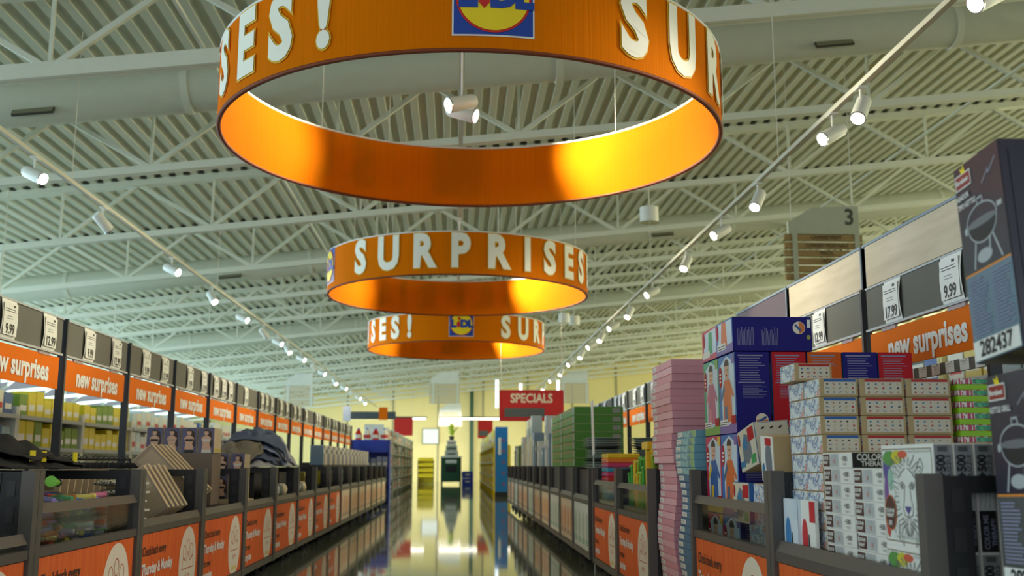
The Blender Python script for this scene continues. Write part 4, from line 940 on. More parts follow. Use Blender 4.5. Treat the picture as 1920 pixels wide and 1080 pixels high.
# bagged plastic toys behind the clear guard
TOYC = [(236, 90, 60), (90, 140, 220), (90, 190, 120), (244, 224, 110), (230, 110, 160), (170, 150, 230), (244, 150, 80), (236, 240, 244)]
TOYN = ['red', 'blue', 'green', 'yellow', 'pink', 'violet', 'orange', 'white']
carton('filler_case', 'grey case filling the bottom of the bagged toy bin', 'box', 'filler cases in the bins', (1.12, .74, .23), (-1.53, 4.475, FLOORZ), LEFT, {'body': DARK})
bagm = [blob('clear_bag', BAG, (.145, .155, .10), sd, .16, 14, 8) for sd in range(4)]
kk = 0
for lay in range(2):
    for ix in range(3):
        for iy in range(5):
            if lay == 2 and ix == 0: continue
            i = (kk * 5 + lay) % 8; t = thing('toy_pack', '%s plastic toys bagged in clear film heaped in the bin' % TOYN[i], 'toy', (-1.615 - .185 * ix, 4.475 + .19 * (iy - 2), FLOORZ + .233 + .118 * lay), R(8 * (rl.random() - .5)), 'bagged plastic toys')
            link('clear_bag', bagm[kk % 4], t); kk += 1
            for q in range(5):
                a = rl.random() * 3.1; ci = (i + q * (1 + kk % 3)) % 8; tm = M('bagged_%d' % ci, TOYC[ci], .35)
                ln = .085 + .03 * rl.random(); cx, cy, cz = .02 * (rl.random() - .5), .02 * (rl.random() - .5), .020 + .015 * q; e = .5 * (rl.random() - .3)
                MB().tube([(cx - ln / 2 * math.cos(a), cy - ln / 2 * math.sin(a), cz), (cx + ln / 2 * math.cos(a), cy + ln / 2 * math.sin(a), cz + .02 * e)], .012, 7, radii=[.011, .015]).build('toy_piece', tm, t)
            if kk % 3 == 0: MB().box(-.05, -.002, .075, .05, .002, .098).build('header_card', M('bagged_%d' % i, TOYC[i], .35), t)
for nm, c, y, dz in (('orange', (236, 90, 24), 4.12, .078), ('lime', (130, 220, 50), 4.38, .078)):
    t = thing('toy_bat', '%s plastic bat poking above the guard rail of the toy bin' % nm, 'toy', (-1.60, y, .70 + dz), LEFT); m_ = M('bat_' + nm, c, .35)
    MB().tube([(-.02, .06, -.10), (.10, .0, .02), (-.02 + .05, .0, .10)], .02, 10, radii=[.012, .018, .026]).build('barrel', m_, t) if False else MB().tube([(.10, .05, .02), (0, .03, .024), (-.10, .0, .028)], .02, 10, radii=[.013, .019, .023]).build('barrel', m_, t)
    MB().tube([(.10, .05, .02), (.125, .055, .02)], .017, 10).build('knob', M('bat_end', (30, 30, 34)), t)
# black jackets with yellow tags lying across the spine
BLK = M('black_cloth', (24, 24, 27), .8, scale=20); TAGY = M('neon_tag', (226, 214, 20), .5)
hp = Heap(-2.36, -1.50, 3.6, 5.7, .850)
for k in range(5):
    cx, cy = -1.98 + .10 * (rl.random() - .5), 4.05 + 1.0 * ((k * .618) % 1)
    o = hp.lay('black_jacket', BLK, cx, cy, .27, .36, R(30 * (rl.random() - .5)), .030, 40 + k); tag(o, 'crumpled black jacket %s' % ('with a yellow tag on top of the pile' if k > 1 else 'at the bottom of the black pile'), 'clothing', 'black jackets')
    if k > 1: MB().box(.20, .10, .03, .205, .15, .075).build('yellow_tag', TAGY, o)
# striped knitwear
STK = M_print('striped_knit', [(60, 64, 58), (206, 204, 186), (224, 220, 204), (60, 62, 58), (214, 210, 194)], 55, .8, (1, 1, .25))
for k in range(6):
    o = link('knit_roll', blob('knit_roll', STK, (.26, .25, .036), 70 + k % 4, .12, 16, 8), None, (-1.69 - .01 * (k % 2), 5.45 + .01 * (k % 3), FLOORZ + .237 + .0445 * k)); tag(o, 'folded black and cream striped knit in the pile at the bin front', 'clothing', 'striped knitwear')
    MB().box(.118, -.06, .012, .126, .06, .022).build('hem', M('knit_hem', (228, 224, 208), .8), o)
carton('filler_case', 'grey case filling the bottom of the knitwear bin', 'box', 'filler cases in the bins', (1.12, .46, .235), (-1.53, 5.725, FLOORZ), LEFT, {'body': DARK})
o = link('knit_roll', blob('black_scarf', BLK, (.14, .13, .20), 90, .12), None, (-1.61, 5.235, FLOORZ + .236)); tag(o, 'bundled black scarf beside the striped knits', 'clothing', 'striped knitwear'); MB().box(-.02, -.05, .20, .02, .05, .215).build('care_label', WHITE, o)
# packs on black hangers
rail = thing('hang_rail', 'black rail carrying the hanging beige packs', 'rail', (-2.15, 6.6, .905)); MB().tube([(0, -1.18, 0), (0, .49, 0)], .008, 8).build('rail_bar', BLACK, rail)
for yy in (-1.18, .49): MB().tube([(0, yy, 0), (0, yy, -.60)], .010, 8).build('rail_leg', BLACK, rail)
hg = MB(); hg.tube([(-.016, 0, -.002), (-.014, 0, .012), (0, 0, .019), (.015, 0, .010), (.016, 0, -.006), (.006, 0, -.02), (0, 0, -.024)], .003, 6); hg.prism([(-.14, -.006), (.14, -.006), (.14, .006), (-.14, .006)], -.055, -.022); HANG = hg.mesh('hanger', BLACK)
cp = MB(); cp.add([(-.14, -.008, -.06), (.14, -.008, -.06), (.12, -.008, -.30), (-.12, -.008, -.30), (-.14, .008, -.06), (.14, .008, -.06), (.12, .008, -.30), (-.12, .008, -.30)], [(0, 1, 2, 3), (5, 4, 7, 6), (0, 4, 5, 1), (3, 2, 6, 7), (0, 3, 7, 4), (1, 5, 6, 2)]); CARD = cp.mesh('card', BEIGE)
for k in range(15):
    t = thing('hanging_pack', 'beige stocking pack hanging on a black hanger', 'package', (-2.15, 5.53 + .1 * k + (.0 if k < 8 else .09), .905), R(8 * (rl.random() - .5)), 'hanging beige packs'); link('hanger', HANG, t); link('card', CARD, t)
    MB().box(-.10, -.010, -.16, .10, -.008, -.10).build('print', M('pack_brown', (150, 116, 90), .5), t) if k < 6 else None
# beige packs leaning
def lean_pack(y, xb, zb, ln, ang, lab, grp):
    S = (.15, .03, ln); o = carton('stocking_pack', lab, 'package', grp, S, (xb, y, zb), 0, {'body': M('pack_edge', (228, 204, 160), .5), 'front': M('pack_grey', (176, 158, 136), .5)}, (0, R(-ang), 0), .004)
    stick(o, P2(.0003).rect(-.06, .02, .06, ln - .02, M('pack_face', (190, 170, 140), .5)).rect(-.055, ln * .55, .055, ln - .03, BEIGE).mesh('pack_print'), 'front', 0, 0, S, 'pack_print', .001)
for k in range(5): lean_pack(5.80 + .095 * k, -1.60, .605, .27 + .01 * (k % 2), 33, 'beige stocking pack leaning in the knitwear bin', 'leaning packs by the knitwear')
for k in range(5): lean_pack(6.46 + .10 * k, -1.61, .665, .40, 45, 'beige stocking pack leaning by the underwear boxes', 'leaning packs by the underwear boxes')
carton('filler_case', 'grey case filling the bottom of the leaning pack bin', 'box', 'filler cases in the bins', (1.12, .46, .30), (-1.53, 6.975, FLOORZ), LEFT, {'body': DARK})
# underwear boxes: figure facing the entrance
def figure(seed, top):
    p = P2(.0003); w2, h = .052, .17; bgc = M('wear_bg', (98, 94, 124), .5)
    p.rect(-w2, .001, w2, h - .001, bgc); p.poly([(.0, .16), (.036, .14), (.046, .05), (.02, .03), (.0, .06), (-.012, .10)], HAIR)
    p.poly([(-.03, .002), (.036, .002), (.03, .04), (.022, .062), (.034, .10), (.012, .116), (-.012, .116), (-.034, .10), (-.022, .062), (-.026, .04)], SKIN)
    p.disc(.0, .136, .015, .019, SKIN, 14); p.disc(.001, .146, .017, .012, HAIR, 12, 0, 180)
    p.rect(-.026, .078, .026, .094, top); p.poly([(-.03, .002), (.036, .002), (.032, .022), (-.027, .022)], top)
    return p.mesh('figure_print')
FIG = [figure(1, INK), figure(2, M('wear_nude', (200, 168, 140))), figure(3, INK), figure(4, M('wear_white', (222, 214, 206)))]
def wear_box(x, y, z, i, lab, grp, h=.17):
    S = (.108, .05, h - .002); o = carton('underwear_box', lab, 'box', grp, S, (x, y, z), 0, {'body': BEIGE, 'front': LILAC}, bev=.002)
    stick(o, FIG[i % 4], 'front', 0, 0, S, 'figure_print', .0006); MB().box(.0535, .01, .012, .0555, .04, .03).build('yellow_stripe', M('stripe_yellow', (222, 200, 40), .5), o)
for c in range(4):
    for d in range(4):
        if d and c < 3: continue
        wear_box(-2.035 + .115 * c, 7.22 + .055 * d, .950, c, 'grey underwear box with a figure, upper row above the leaning packs', 'underwear boxes, upper row')
    carton('wear_case', 'beige case carrying the upper underwear boxes', 'box', 'beige underwear cases', (.112, .30, .648), (-2.055 + .118 * c, 7.21, FLOORZ), 0, {'body': BEIGE}) if c == 9 else None
carton('wear_case', 'beige case carrying the upper row of underwear boxes', 'box', 'beige underwear cases', (.44, .26, .346), (-1.86, 7.21, FLOORZ + .301), 0, {'body': M('case_taupe', (120, 104, 88), .6)})
for r_ in range(2):
    for c in range(3):
        for d in range(4):
            if d and c < 2: continue
            wear_box(-1.90 + .118 * c, 8.15 + .055 * d, .615 + .171 * r_, c + 1, 'grey underwear box with a figure, %s row beside the clothes heap' % ('lower' if r_ == 0 else 'top'), 'underwear boxes by the clothes heap')
carton('wear_case', 'beige case below the underwear boxes by the heap', 'box', 'beige underwear cases', (.40, .28, .312), (-1.78, 8.14, FLOORZ), 0, {'body': BEIGE})
# heap of clothes
CLO = [((40, 44, 60), 'navy'), ((150, 162, 190), 'faded blue'), ((26, 26, 30), 'black'), ((190, 190, 198), 'light grey'), ((70, 60, 62), 'dark brown'), ((96, 108, 136), 'denim blue'), ((140, 132, 116), 'khaki')]
hp = Heap(-2.36, -1.45, 8.6, 11.6, .852)
for k in range(17):
    c, nm = CLO[(k * 3) % 7] if k < 9 else CLO[(1, 3, 2, 5, 1, 6, 3, 5)[k - 9]]; best = min([(hp.h(-1.9 + dx, y_) + .16 * abs(y_ - 10.1), dx, y_) for dx, y_ in [(.16 * (rl.random() - .5), 9.2 + 1.85 * rl.random()) for _ in range(5)]])
    o = hp.lay('garment', M('cloth_' + nm.replace(' ', '_'), c, .85, scale=12, var=.25), -1.88 + best[1], best[2], .25, .33, R(80 * (rl.random() - .5)), .038, 100 + k)
    tag(o, '%s garment in the big heap of clothes' % nm, 'clothing', 'heap of clothes')
for y0 in (9.475, 10.725):
    carton('filler_case', 'dark case under the heap of clothes', 'box', 'filler cases in the bins', (1.10, .62, .54), (-1.68, y0, FLOORZ), LEFT, {'body': DARK}); carton('filler_case', 'low dark case holding the slipper packs', 'box', 'filler cases in the bins', (1.10, .13, .28), (-1.53, y0, FLOORZ), LEFT, {'body': DARK})
for k in range(10):
    c = [(214, 206, 190), (226, 140, 90), (200, 204, 210), (120, 130, 120), (230, 214, 170)][k % 5]
    o = link('slipper_pack', blob('slipper_pack', M('slip_%d' % (k % 5), c, .6), (.09, .17, .12), 200 + k % 3, .12, 14, 8), None, (-1.60, (9.475 if k < 5 else 10.725) + .205 * (k % 5 - 2), FLOORZ + .281)); tag(o, '%s slipper pack tucked in front of the clothes heap' % ['cream', 'orange', 'pale grey', 'sage', 'straw'][k % 5], 'package', 'slipper packs'); MB().box(-.02, -.03, .10, .02, .03, .12).build('clip', WHITE, o)
# far left bins: upright packs, magazines row
FC = [((206, 190, 60), 'yellow'), ((190, 180, 160), 'cream'), ((120, 110, 100), 'taupe'), ((220, 216, 206), 'white'), ((90, 120, 150), 'blue grey'), ((160, 110, 130), 'mauve')]
for k in range(9): carton('filler_case', 'dark case filling a bin beyond the clothes heap', 'box', 'filler cases in the bins', (1.14, .66, .34), (-1.60, 11.975 + BW * k, FLOORZ), LEFT, {'body': DARK})
for k in range(48):
    c, nm = FC[(k * 5 + k // 7) % 6]; y = 11.50 + .235 * k; S = (.15, .12 + .1 * rl.random(), .14 + .055 * rl.random()); fr = (y - 11.35) % BW
    if fr < .13 or fr > BW - .13: continue
    o = carton('upright_pack', '%s upright pack standing in the bins beyond the clothes heap' % nm, 'package', 'upright packs in the far left bins', S, (-1.62, y, FLOORZ + .342), LEFT, {'body': M('far_' + nm.replace(' ', '_'), c, .5)}); MB().box(-.05, -.002, .05, .05, .001, .11).build('label_panel', WHITE if k % 2 else DARK, o)
shelf = thing('book_shelf', 'narrow dark shelf above the far left bins', 'shelf', (-1.95, 18.5, .846)); MB().box(-.15, -4.0, 0, .15, 4.0, .025).build('shelf_board', DARK, shelf)
MB().box(-.16, -4.0, .0, -.15, 4.0, .06).build('shelf_lip', DARK, shelf)
BK = [(120, 150, 180), (214, 214, 206), (90, 110, 150), (196, 180, 130), (150, 120, 160), (60, 130, 160), (226, 222, 210), (170, 90, 80)]
bkn = ['blue', 'white', 'slate', 'tan', 'violet', 'teal', 'cream', 'brick red']
for k in range(60):
    i = (k * 3 + k // 5) % 8; S = (.105, .18, .27); o = carton('boxed_book', '%s spine in the long row on the dark shelf' % bkn[i], 'book', 'row of books on the dark shelf', S, (-1.83, 14.72 + .126 * k, .872), LEFT, {'body': M('book_' + bkn[i].replace(' ', '_'), BK[i], .5)}); MB().box(-.035, -.002, .16, .035, .001, .22).build('title_band', WHITE if i not in (1, 6) else DARK, o)

# ================================================================ store beyond the left gondola
def shelf_unit(lab, x, y, rz, ln, ht, dep, levels, mat=CHALK, grp=None):
    t = thing('shelf_unit', lab, 'shelf', (x, y, 0), rz, grp)
    MB().box(-ln / 2, dep - .03, 0, ln / 2, dep, ht).build('back_panel', mat, t)
    for sx in (-1, 1): MB().box(sx * ln / 2 - .025, 0, 0, sx * ln / 2 + .025, dep, ht).build('upright', mat, t)
    for z in levels: MB().box(-ln / 2 + .026, 0, z - .03, ln / 2 - .026, dep - .03, z).build('shelf', mat, t); MB().box(-ln / 2 + .026, -.012, z - .035, ln / 2 - .026, -.001, z + .01).build('price_edge', M('edge_grey', (176, 180, 182)), t)
    return t
def fill(x, y, rz, ln, z, n, S, cols, label, grp, rnd, jitter=.3, name='shelf_pack'):
    z += .002
    for k in range(n):
        c, nm = rnd.choice(cols); u = -ln / 2 + ln * (k + .5) / n; h = S[2] * (1 - jitter * rnd.random()); wd = min(S[0], ln / n * .92)
        p = Vector((x, y)) + Vector((math.cos(rz) * u, math.sin(rz) * u)) + Vector((-math.sin(rz), math.cos(rz))) * .03
        o = carton(name, label % nm, 'package', grp, (wd, S[1], h), (p.x, p.y, z), rz, {'body': M('stock_' + nm.replace(' ', '_'), c, .45)}, bev=.006)
        MB().box(-wd * .38, -.0015, h * .25, wd * .38, .001, h * .5).build('label_panel', WHITE if nm not in ('white', 'cream') else RED, o)
rb = random.Random(77)
YEL = [((240, 222, 20), 'yellow'), ((226, 206, 30), 'yellow'), ((120, 150, 40), 'olive')]
MIX = [((228, 228, 222), 'white'), ((226, 222, 206), 'cream'), ((190, 40, 36), 'red'), ((70, 100, 160), 'blue'), ((150, 170, 180), 'pale grey'), ((214, 190, 90), 'mustard')]
WHT = [((232, 236, 236), 'white'), ((206, 222, 228), 'icy blue'), ((226, 222, 206), 'cream')]
for k in range(9):
    y = 8.6 + 2.02 * k; cols = YEL if k in (2, 3) else (MIX if k < 2 else (WHT if k % 3 else MIX))
    shelf_unit('white shelf unit of %s goods behind the left gondola' % ('yellow' if cols is YEL else ('mixed' if cols is MIX else 'pale')), -4.75, y, LEFT, 1.98, 1.5, .5, (.35, .72, 1.06, 1.40), CHALK, 'shelf units behind the left gondola')
    for z in (1.06, 1.40): fill(-4.75, y, LEFT, 1.86, z, 8, (.24, .3, .30), cols, '%s pack on the shelves behind the left gondola', 'packs on the shelves behind the left gondola', rb)
# pegboard of small hanging packs on the rear of the gondola
t = thing('peg_rack', 'brown peg rack hung with small packs behind the left headers', 'rack', (-2.80, 5.75, 0), LEFT); MB().box(-.72, .0, 0, .72, .03, 1.34).build('peg_board', M('rack_brown', (72, 56, 50), .6), t)
for sx in (-1, 1): MB().box(sx * .72 - .02, -.02, 0, sx * .72 + .02, .06, 1.36).build('rack_post', DARK, t)
for r_ in range(5):
    for c in range(11):
        cc = [(226, 222, 210), (150, 130, 110), (70, 66, 80), (180, 180, 186), (120, 90, 70), (206, 190, 160)][rb.randrange(6)]
        o = link('peg_pack', boxmesh(.10, .05, .085, {'body': M('peg_%d' % cc[0], cc, .4)}), None, (-2.745, 5.75 - .62 + .124 * c, .86 + .092 * r_), (0, 0, LEFT)); tag(o, 'small mottled pack hanging on the brown peg rack', 'package', 'packs on the peg rack'); MB().box(-.02, -.003, .03, .03, .001, .07).build('window', DARK if cc[0] > 160 else WHITE, o)
def sign_board(name, lab, x, y, z0, z1, wd, rz, mat, hang, txt=None, tsize=.2, band=None, grp=None):
    t = thing(name, lab, 'sign', (x, y, z0), rz, grp); h = z1 - z0
    MB().box(-wd / 2, -.02, 0, wd / 2, .02, h).build('board', mat, t)
    for u in (-wd / 2 + .03, wd / 2 - .03): MB().tube([(u, 0, h), (u, 0, hang - z0)], .006, 5).build('hanger_rod', TRK, t)
    if txt: link('lettering', textmesh(txt, tsize, M('sign_cream', (246, 226, 190), .5), .006, .85), t, (0, -.024, h * .72), (R(90), 0, 0))
    if band: MB().box(-wd * .42, -.03, h * .13, wd * .20, -.02, h * .42).build('grey_band', band, t)
    fr = MB(); e = .018
    fr.box(-wd / 2, -.03, 0, wd / 2, -.02, e).box(-wd / 2, -.03, h - e, wd / 2, -.02, h).box(-wd / 2, -.03, e, -wd / 2 + e, -.02, h - e).box(wd / 2 - e, -.03, e, wd / 2, -.02, h - e); fr.build('frame', mat, t)
    return t
def roofz(x): return ROOF0 + SL * x + .03
BANDG = M('band_grey', (96, 98, 92), .5)
sign_board('specials_sign', 'large red hanging SPECIALS sign with a grey band', 1.34, 18.6, 1.64, 2.19, 1.15, 0, RED, roofz(1.36), 'SPECIALS', .22, BANDG)
sign_board('red_sign', 'small red hanging sign above the far left shelves', -2.1, 42, 2.02, 2.72, .75, 0, RED, roofz(-2.1), 'DAIRY' if False else None, .2, None, 'small red signs'); sign_board('red_sign', 'small red hanging sign above the yellow displays', 1.22, 44, 1.98, 2.72, .62, 0, RED, roofz(1.2), None, .2, BANDG, 'small red signs')
t = thing('bar_sign', 'grey bar sign with an orange square above the blue display stand', 'sign', (-2.1, 27, 2.03)); MB().box(-.60, -.02, 0, .55, .02, .19).build('bar', M('bar_slate', (72, 82, 88), .5), t); MB().box(.12, -.03, -.02, .34, -.02, .30).build('orange_square', ORANGE, t); MB().box(-.80, -.02, -.05, -.6, .02, .33).build('white_square', M('sq_lilac', (200, 206, 224)), t)
for u in (-.4, .4): MB().tube([(u, 0, .19), (u, 0, roofz(-2.1) - 2.03)], .006, 5).build('hanger_rod', TRK, t)
t = thing('wall_board', 'grey panel sign with white lettering panel behind the left headers', 'sign', (-6.5, 13.6, 1.75), R(60)); MB().box(-1.1, 0, 0, .8, .04, .40).build('board', M('bar_slate2', (120, 136, 150), .5), t); MB().box(.0, -.01, .06, .62, 0, .34).build('white_panel', WHITE, t)
for u in (-1, .7): MB().tube([(u, .02, .40), (u, .02, roofz(-7.2) - 1.75)], .006, 5).build('hanger_rod', TRK, t)
# slatted aisle signs
SLATW = M_wood('slat_wood', (140, 112, 62), (166, 136, 84), 3, (1, 12, 12)); FROST = M('sign_frost', (176, 180, 158), .5); FROSTW = M('sign_white', (226, 230, 222), .5); SLATL = M('slat_pale', (214, 204, 176), .5)
def aisle_sign(lab, x, y, z, wd, num, lines, pale, n=6, grp=None, ht=.9):
    t = thing('aisle_sign', lab, 'sign', (x, y, z), 0, grp); top = FROSTW if pale else FROST; sl = SLATL if pale else SLATW
    w2 = wd / 2; a = ht * .62
    MB().add([(-w2 * .9, -.03, a), (w2 * .92, -.03, a), (w2 * .92, -.03, ht), (-w2 * .25, -.03, ht - .02), (-w2 * .9, -.03, ht * .78), (-w2 * .9, .03, a), (w2 * .92, .03, a), (w2 * .92, .03, ht), (-w2 * .25, .03, ht - .02), (-w2 * .9, .03, ht * .78)],
             [(0, 1, 2, 3, 4), (9, 8, 7, 6, 5), (0, 5, 6, 1), (1, 6, 7, 2), (2, 7, 8, 3), (3, 8, 9, 4), (4, 9, 5, 0)]).build('head_panel', top, t)
    for u in (-w2 * .74, w2 * .86): MB().box(u - .03, -.032, 0, u + .03, .0, a).build('side_strip', top, t)
    st = a / n
    for k in range(n):
        s_ = MB().box(-w2, -.02, a - st * (k + 1) + st * .16, w2, .02, a - st * k - st * .08).build('slat', sl, t)
        if k < len(lines): link('lettering', textmesh(lines[k], st * .62, M('slat_ink', (92, 74, 44), .5), .002, .9), s_, (.03, -.036, a - st * (k + .46)), (R(90), 0, 0))
    if num: link('aisle_number', textmesh(num, ht * .30, M('number_ink', (70, 74, 62), .5), .006, .9), t, (w2 * .68, -.034, ht * .84), (R(90), 0, 0))
    for u in (-w2 * .8, w2 * .8): MB().tube([(u, 0, ht * .8), (u, 0, roofz(x) - z)], .005, 5).build('hanger_wire', TRK, t)
    return t
aisle_sign('wood-slatted aisle sign numbered 3 listing canned fruit and pasta', 4.38, 12, 3.03, .95, '3', ['CANNED FRUIT', 'CANNED VEGETABLE', 'PASTA', 'RICE'], False, 6, None, .92)
aisle_sign('white slatted aisle sign above the far left headers', -4.05, 27.1, 2.36, .74, '', [], True, 6, 'white slatted aisle signs', .85)
aisle_sign('white slatted aisle sign above the green display cart, nearer one', -.42, 37, 3.0, 1.08, '', [], True, 8, 'white slatted aisle signs', 1.15)
aisle_sign('white slatted aisle sign above the green display cart, farther one', -.30, 51.5, 2.75, 1.15, '', [], True, 8, 'white slatted aisle signs', 1.1)
aisle_sign('white slatted aisle sign behind the specials sign', 3.4, 30, 2.62, .85, '', [], True, 7, 'white slatted aisle signs', .95)
# pendant cans
for i, (x, y, z) in enumerate(((2.66, 14, 4.2), (2.50, 24, 4.15), (2.78, 24.4, 4.15))):
    t = thing('pendant_can', 'white cylinder pendant lamp %s' % ('hanging alone by the middle ring' if i == 0 else 'in the pair beyond the middle ring'), 'lamp', (x, y, z), 0, 'white pendant cans')
    MB().tube([(0, 0, 0), (0, 0, .21)], .13, 20).build('can', HEADM, t); MB().tube([(0, 0, -.006), (0, 0, 0)], .135, 20).build('rim', LENSB, t); MB().tube([(0, 0, .21), (0, 0, roofz(x) - z)], .008, 6).build('stem', TRK, t)
# linear lights near the end wall
TUBE = M('tube_light', (255, 252, 240), .3, emit=(255, 250, 236), es=9)
for i, x in enumerate((-4.4, -2.35, .15, 2.0)):
    t = thing('linear_light', 'long white linear light hung before the end wall', 'lamp', (x, 50, 3.02), 0, 'linear lights'); MB().box(-.95, -.06, .05, .95, .06, .12).build('casing', DARK, t); MB().box(-.9, -.055, 0, .9, .055, .05).build('tube', TUBE, t)
    for u in (-.8, .8): MB().tube([(u, 0, .12), (u, 0, roofz(x) - 3.02 - .06)], .006, 5).build('hanger_wire', TRK, t)
    ld = bpy.data.lights.new('linear_lamp', 'AREA'); ld.shape = 'RECTANGLE'; ld.size = 1.8; ld.size_y = .1; ld.energy = 150; ld.color = (1, .96, .88); lo = bpy.data.objects.new('linear_lamp', ld); col.objects.link(lo); lo.parent = t; lo.location = (0, 0, -.01); lo.rotation_euler = (R(35), 0, 0)
for i, (x, y) in enumerate(((1.75, 45), (2.9, 47), (4.4, 45))):
    t = thing('tube_lamp', 'upright glowing tube lamp hanging over the yellow displays', 'lamp', (x, y, 3.3), 0, 'upright tube lamps'); MB().tube([(0, 0, 0), (0, 0, 1.2)], .07, 12).build('glow_tube', M('tube_soft', (226, 238, 244), .4, emit=(226, 238, 250), es=1.6), t); MB().tube([(0, 0, 1.2), (0, 0, roofz(x) - 3.3)], .008, 5).build('hanger_wire', TRK, t)
o = MB().box(-1.75, 55.86, 2.0, -.95, 55.94, 2.75).build('notice_board', M('board_lit', (240, 246, 250), .5)); tag(o, 'white notice board on the end wall', 'board'); MB().box(-1.8, 55.93, 1.95, -.9, 55.95, 2.8).build('board_frame', SEAM, o)
# ================================================================ far end displays
# blue display stand
BLUD = M('display_blue', (36, 66, 190), .45); BLV = M('display_violet', (70, 84, 180), .45)
t = thing('display_stand', 'tall blue cardboard display stand ending the left bins', 'display stand', (-1.98, 24.6, 0))
MB().box(-.43, .4, 0, .43, .45, 1.45).build('back_panel', BLUD, t); MB().box(-.43, 0, 1.16, .43, .03, 1.45).build('header_panel', BLUD, t)
for sx in (-1, 1): MB().box(sx * .43 - .015, 0, 0, sx * .43 + .015, .45, 1.45).build('side_panel', BLV, t)
for z in (.05, .42, .78, 1.43): MB().box(-.415, .031, z, .415, .40, z + .02).build('shelf', BLUD, t)
for k in range(4):
    o = thing('red_white_jug', 'red and white round bottle on top of the blue display stand', 'bottle', (-2.28 + .2 * k, 24.72, 1.451), 0, 'red and white bottles'); MB().tube([(0, 0, 0), (0, 0, .12), (0, 0, .18), (0, 0, .24)], .08, 14, radii=[.08, .085, .06, .03]).build('bottle_body', WHITE if k % 2 else RED, o); MB().tube([(0, 0, .04), (0, 0, .12)], .087, 14, cap=False).build('wrap_label', RED if k % 2 else WHITE, o); MB().tube([(0, 0, .24), (0, 0, .27)], .03, 10).build('cap', BLUD, o)
for z in (.07, .44, .80): fill(-1.98, 24.64, 0, .8, z, 6, (.12, .3, .28), [((150, 160, 200), 'lavender'), ((90, 110, 190), 'blue')], '%s pack inside the blue display stand', 'packs in the blue display stand', rb)
# far left shelving
for k in range(8):
    y = 28.2 + 2.3 * k; u = shelf_unit('tall white shelf unit in the far left aisle', -1.85, y, LEFT, 2.24, 1.9, .5, (.15, .5, .85, 1.2, 1.55), CHALK, 'far left shelf units')
    for z in (.15, .5, .85, 1.2, 1.55): fill(-1.85, y, LEFT, 2.12, z, 4 if k < 4 else 2, (.48 if k < 4 else .95, .3, .28), [((206, 190, 150), 'cream'), ((60, 60, 66), 'black'), ((210, 110, 70), 'orange'), ((170, 186, 170), 'pale grey'), ((226, 226, 220), 'white')], '%s pack on the tall far left shelves', 'packs on the far left shelves', rb, .3, 'grocery_pack')
# yellow displays and blue column on the right
YD = M('display_yellow', (240, 206, 10), .5)
for k in range(8):
    y = 31.5 + 2.2 * k; shelf_unit('yellow-fronted shelf unit in the far right aisle', 1.08, y, RIGHT, 2.14, 1.45, .5, (.2, .55, .95, 1.42), YD, 'yellow shelf units')
    for z in (.2, .55, .95, 1.42): fill(1.08, y, RIGHT, 2.0, z, 4, (.48, .35, .31 if z < 1.3 else .50), [((244, 212, 10), 'yellow'), ((236, 196, 20), 'yellow'), ((210, 196, 160), 'cream')], '%s pack on the yellow shelves', 'packs on the yellow shelves', rb, .15, 'yellow_pack')
t = thing('blue_column', 'tall blue display column before the yellow shelves', 'display stand', (1.27, 29.2, 0)); BC = M('column_blue', (24, 120, 200), .45)
MB().box(-.17, 0, .14, .17, .5, 1.92).build('column_body', BC, t); MB().box(-.18, -.01, 0, .18, .51, .14).build('plinth', BLACK, t); MB().box(-.10, -.012, 1.15, -.02, 0, 1.62).build('white_panel', WHITE, t)
for k in range(5): MB().tube([(.05, -.004, .35 + .3 * k), (.05, .0, .35 + .3 * k)], .045, 10).build('mauve_dot', M('dot_mauve', (140, 90, 140)), t)
# green cart with plant
t = thing('display_cart', 'dark green display cart in the middle of the far aisle', 'display stand', (-.21, 47.8, 0)); MB().box(-.38, .0, .12, .38, .6, 1.2).build('cart_body', GRN, t); MB().box(-.48, -.08, 1.2, .48, .68, 1.26).build('cart_top', CHALK, t)
for sx in (-1, 1):
    for yy in (.05, .55): MB().box(sx * .42 - .04, yy - .04, 0, sx * .42 + .04, yy + .04, 1.2).build('cart_leg', GRN, t)
MB().box(-.25, -.01, .55, .25, 0, .85).build('cart_opening', BLACK, t); MB().box(-.25, -.015, .95, .25, 0, 1.1).build('cart_label', CHALK, t)
for k in range(3):
    c = [(206, 206, 196), (170, 176, 160), (220, 214, 200)][k]; o = carton('cart_crate', 'pale crate stacked on the green cart', 'box', 'crates on the green cart', (.62 - .1 * k, .4, .24), (-.20, 47.9, 1.262 + .242 * k), 0, {'body': M('crate_%d' % k, c, .6)}); MB().box(-.2, -.004, .08, .2, 0, .14).build('slot', DARK, o)
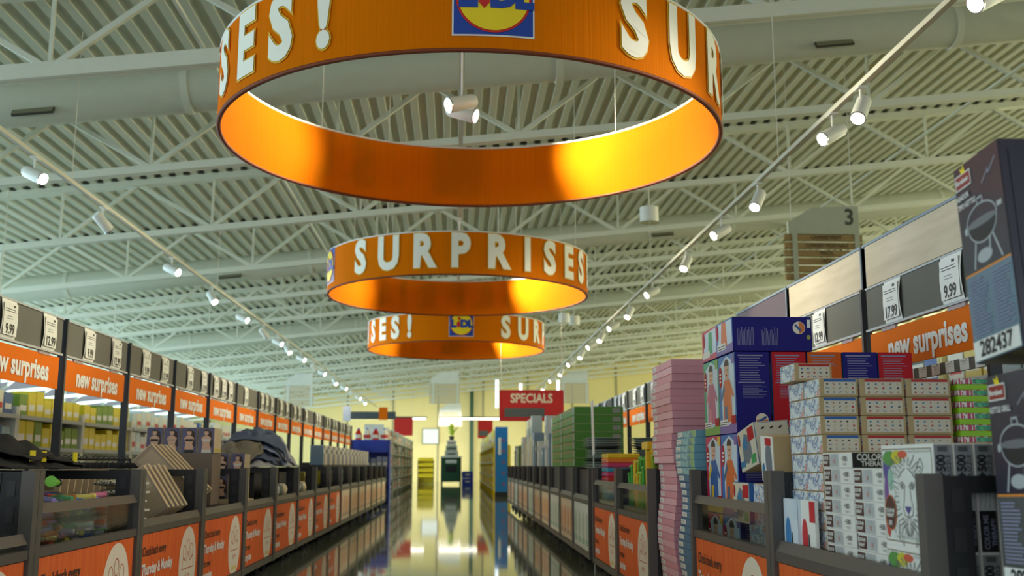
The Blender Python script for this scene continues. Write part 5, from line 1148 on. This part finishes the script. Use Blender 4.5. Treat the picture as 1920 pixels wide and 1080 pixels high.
t = thing('potted_plant', 'yellow-green leafy plant on the crates of the green cart', 'plant', (-.20, 48.1, 1.99)); MB().tube([(0, 0, 0), (0, 0, .18)], .12, 12, radii=[.09, .13]).build('pot', DARK, t); LEAF = M('leaf_lime', (186, 210, 40), .6)
lf = MB(); lf.add([(0, 0, 0), (.05, .012, .14), (0, -.01, .34), (-.05, .012, .14)], [(0, 1, 2), (0, 2, 3)]); LFM = lf.mesh('leaf', LEAF)
for k in range(26): link('leaf', LFM, t, (.05 * math.cos(k), .05 * math.sin(k), .16 + .012 * k), (R(10 + 45 * rb.random()), 0, R(137 * k)), (1.2, 1.2, 1.2))
# yellow bin display, blue crates
t = thing('yellow_bin', 'low yellow shelf display near the end wall', 'display stand', (-1.42, 50, 0)); MB().box(-.38, .4, 0, .38, .45, 1.1).build('back_panel', YD, t)
for z in (.3, .55, .8, 1.05): MB().box(-.36, 0, z, .36, .4, z + .16).build('tray', YD, t); 
for sx in (-1, 1): MB().box(sx * .37 - .012, 0, 0, sx * .37 + .012, .4, 1.1).build('side_panel', M('side_slate', (60, 62, 64)), t)
for k in range(2):
    o = thing('blue_crate', 'blue plastic crate in the stack before the yellow shelves', 'crate', (.52, 46.4, .002 + .30 * k), 0, 'blue crates'); c_ = MB(); c_.box(-.25, 0, 0, .25, .36, .03).box(-.25, 0, .03, -.235, .36, .29).box(.235, 0, .03, .25, .36, .29).box(-.235, .345, .03, .235, .36, .29); c_.build('tub', BLUD, o); MB().box(-.235, 0, .03, .235, .015, .29).build('front_wall', BLUD, o); MB().box(-.1, -.004, .12, .1, 0, .18).build('hand_slot', WHITE, o)
# shelving beyond the right gondola
for k in range(4):
    y = 4.2 + 2.02 * k; shelf_unit('white shelf unit behind the right gondola', 4.4, y, RIGHT, 1.98, 1.9, .5, (.4, .8, 1.2, 1.6), CREAM, 'shelf units behind the right gondola')
    for z in (1.2, 1.6): fill(4.4, y, RIGHT, 1.86, z, 6, (.28, .3, .30), MIX, '%s pack on the shelves behind the right gondola', 'packs on the shelves behind the right gondola', rb, .3, 'pantry_pack')
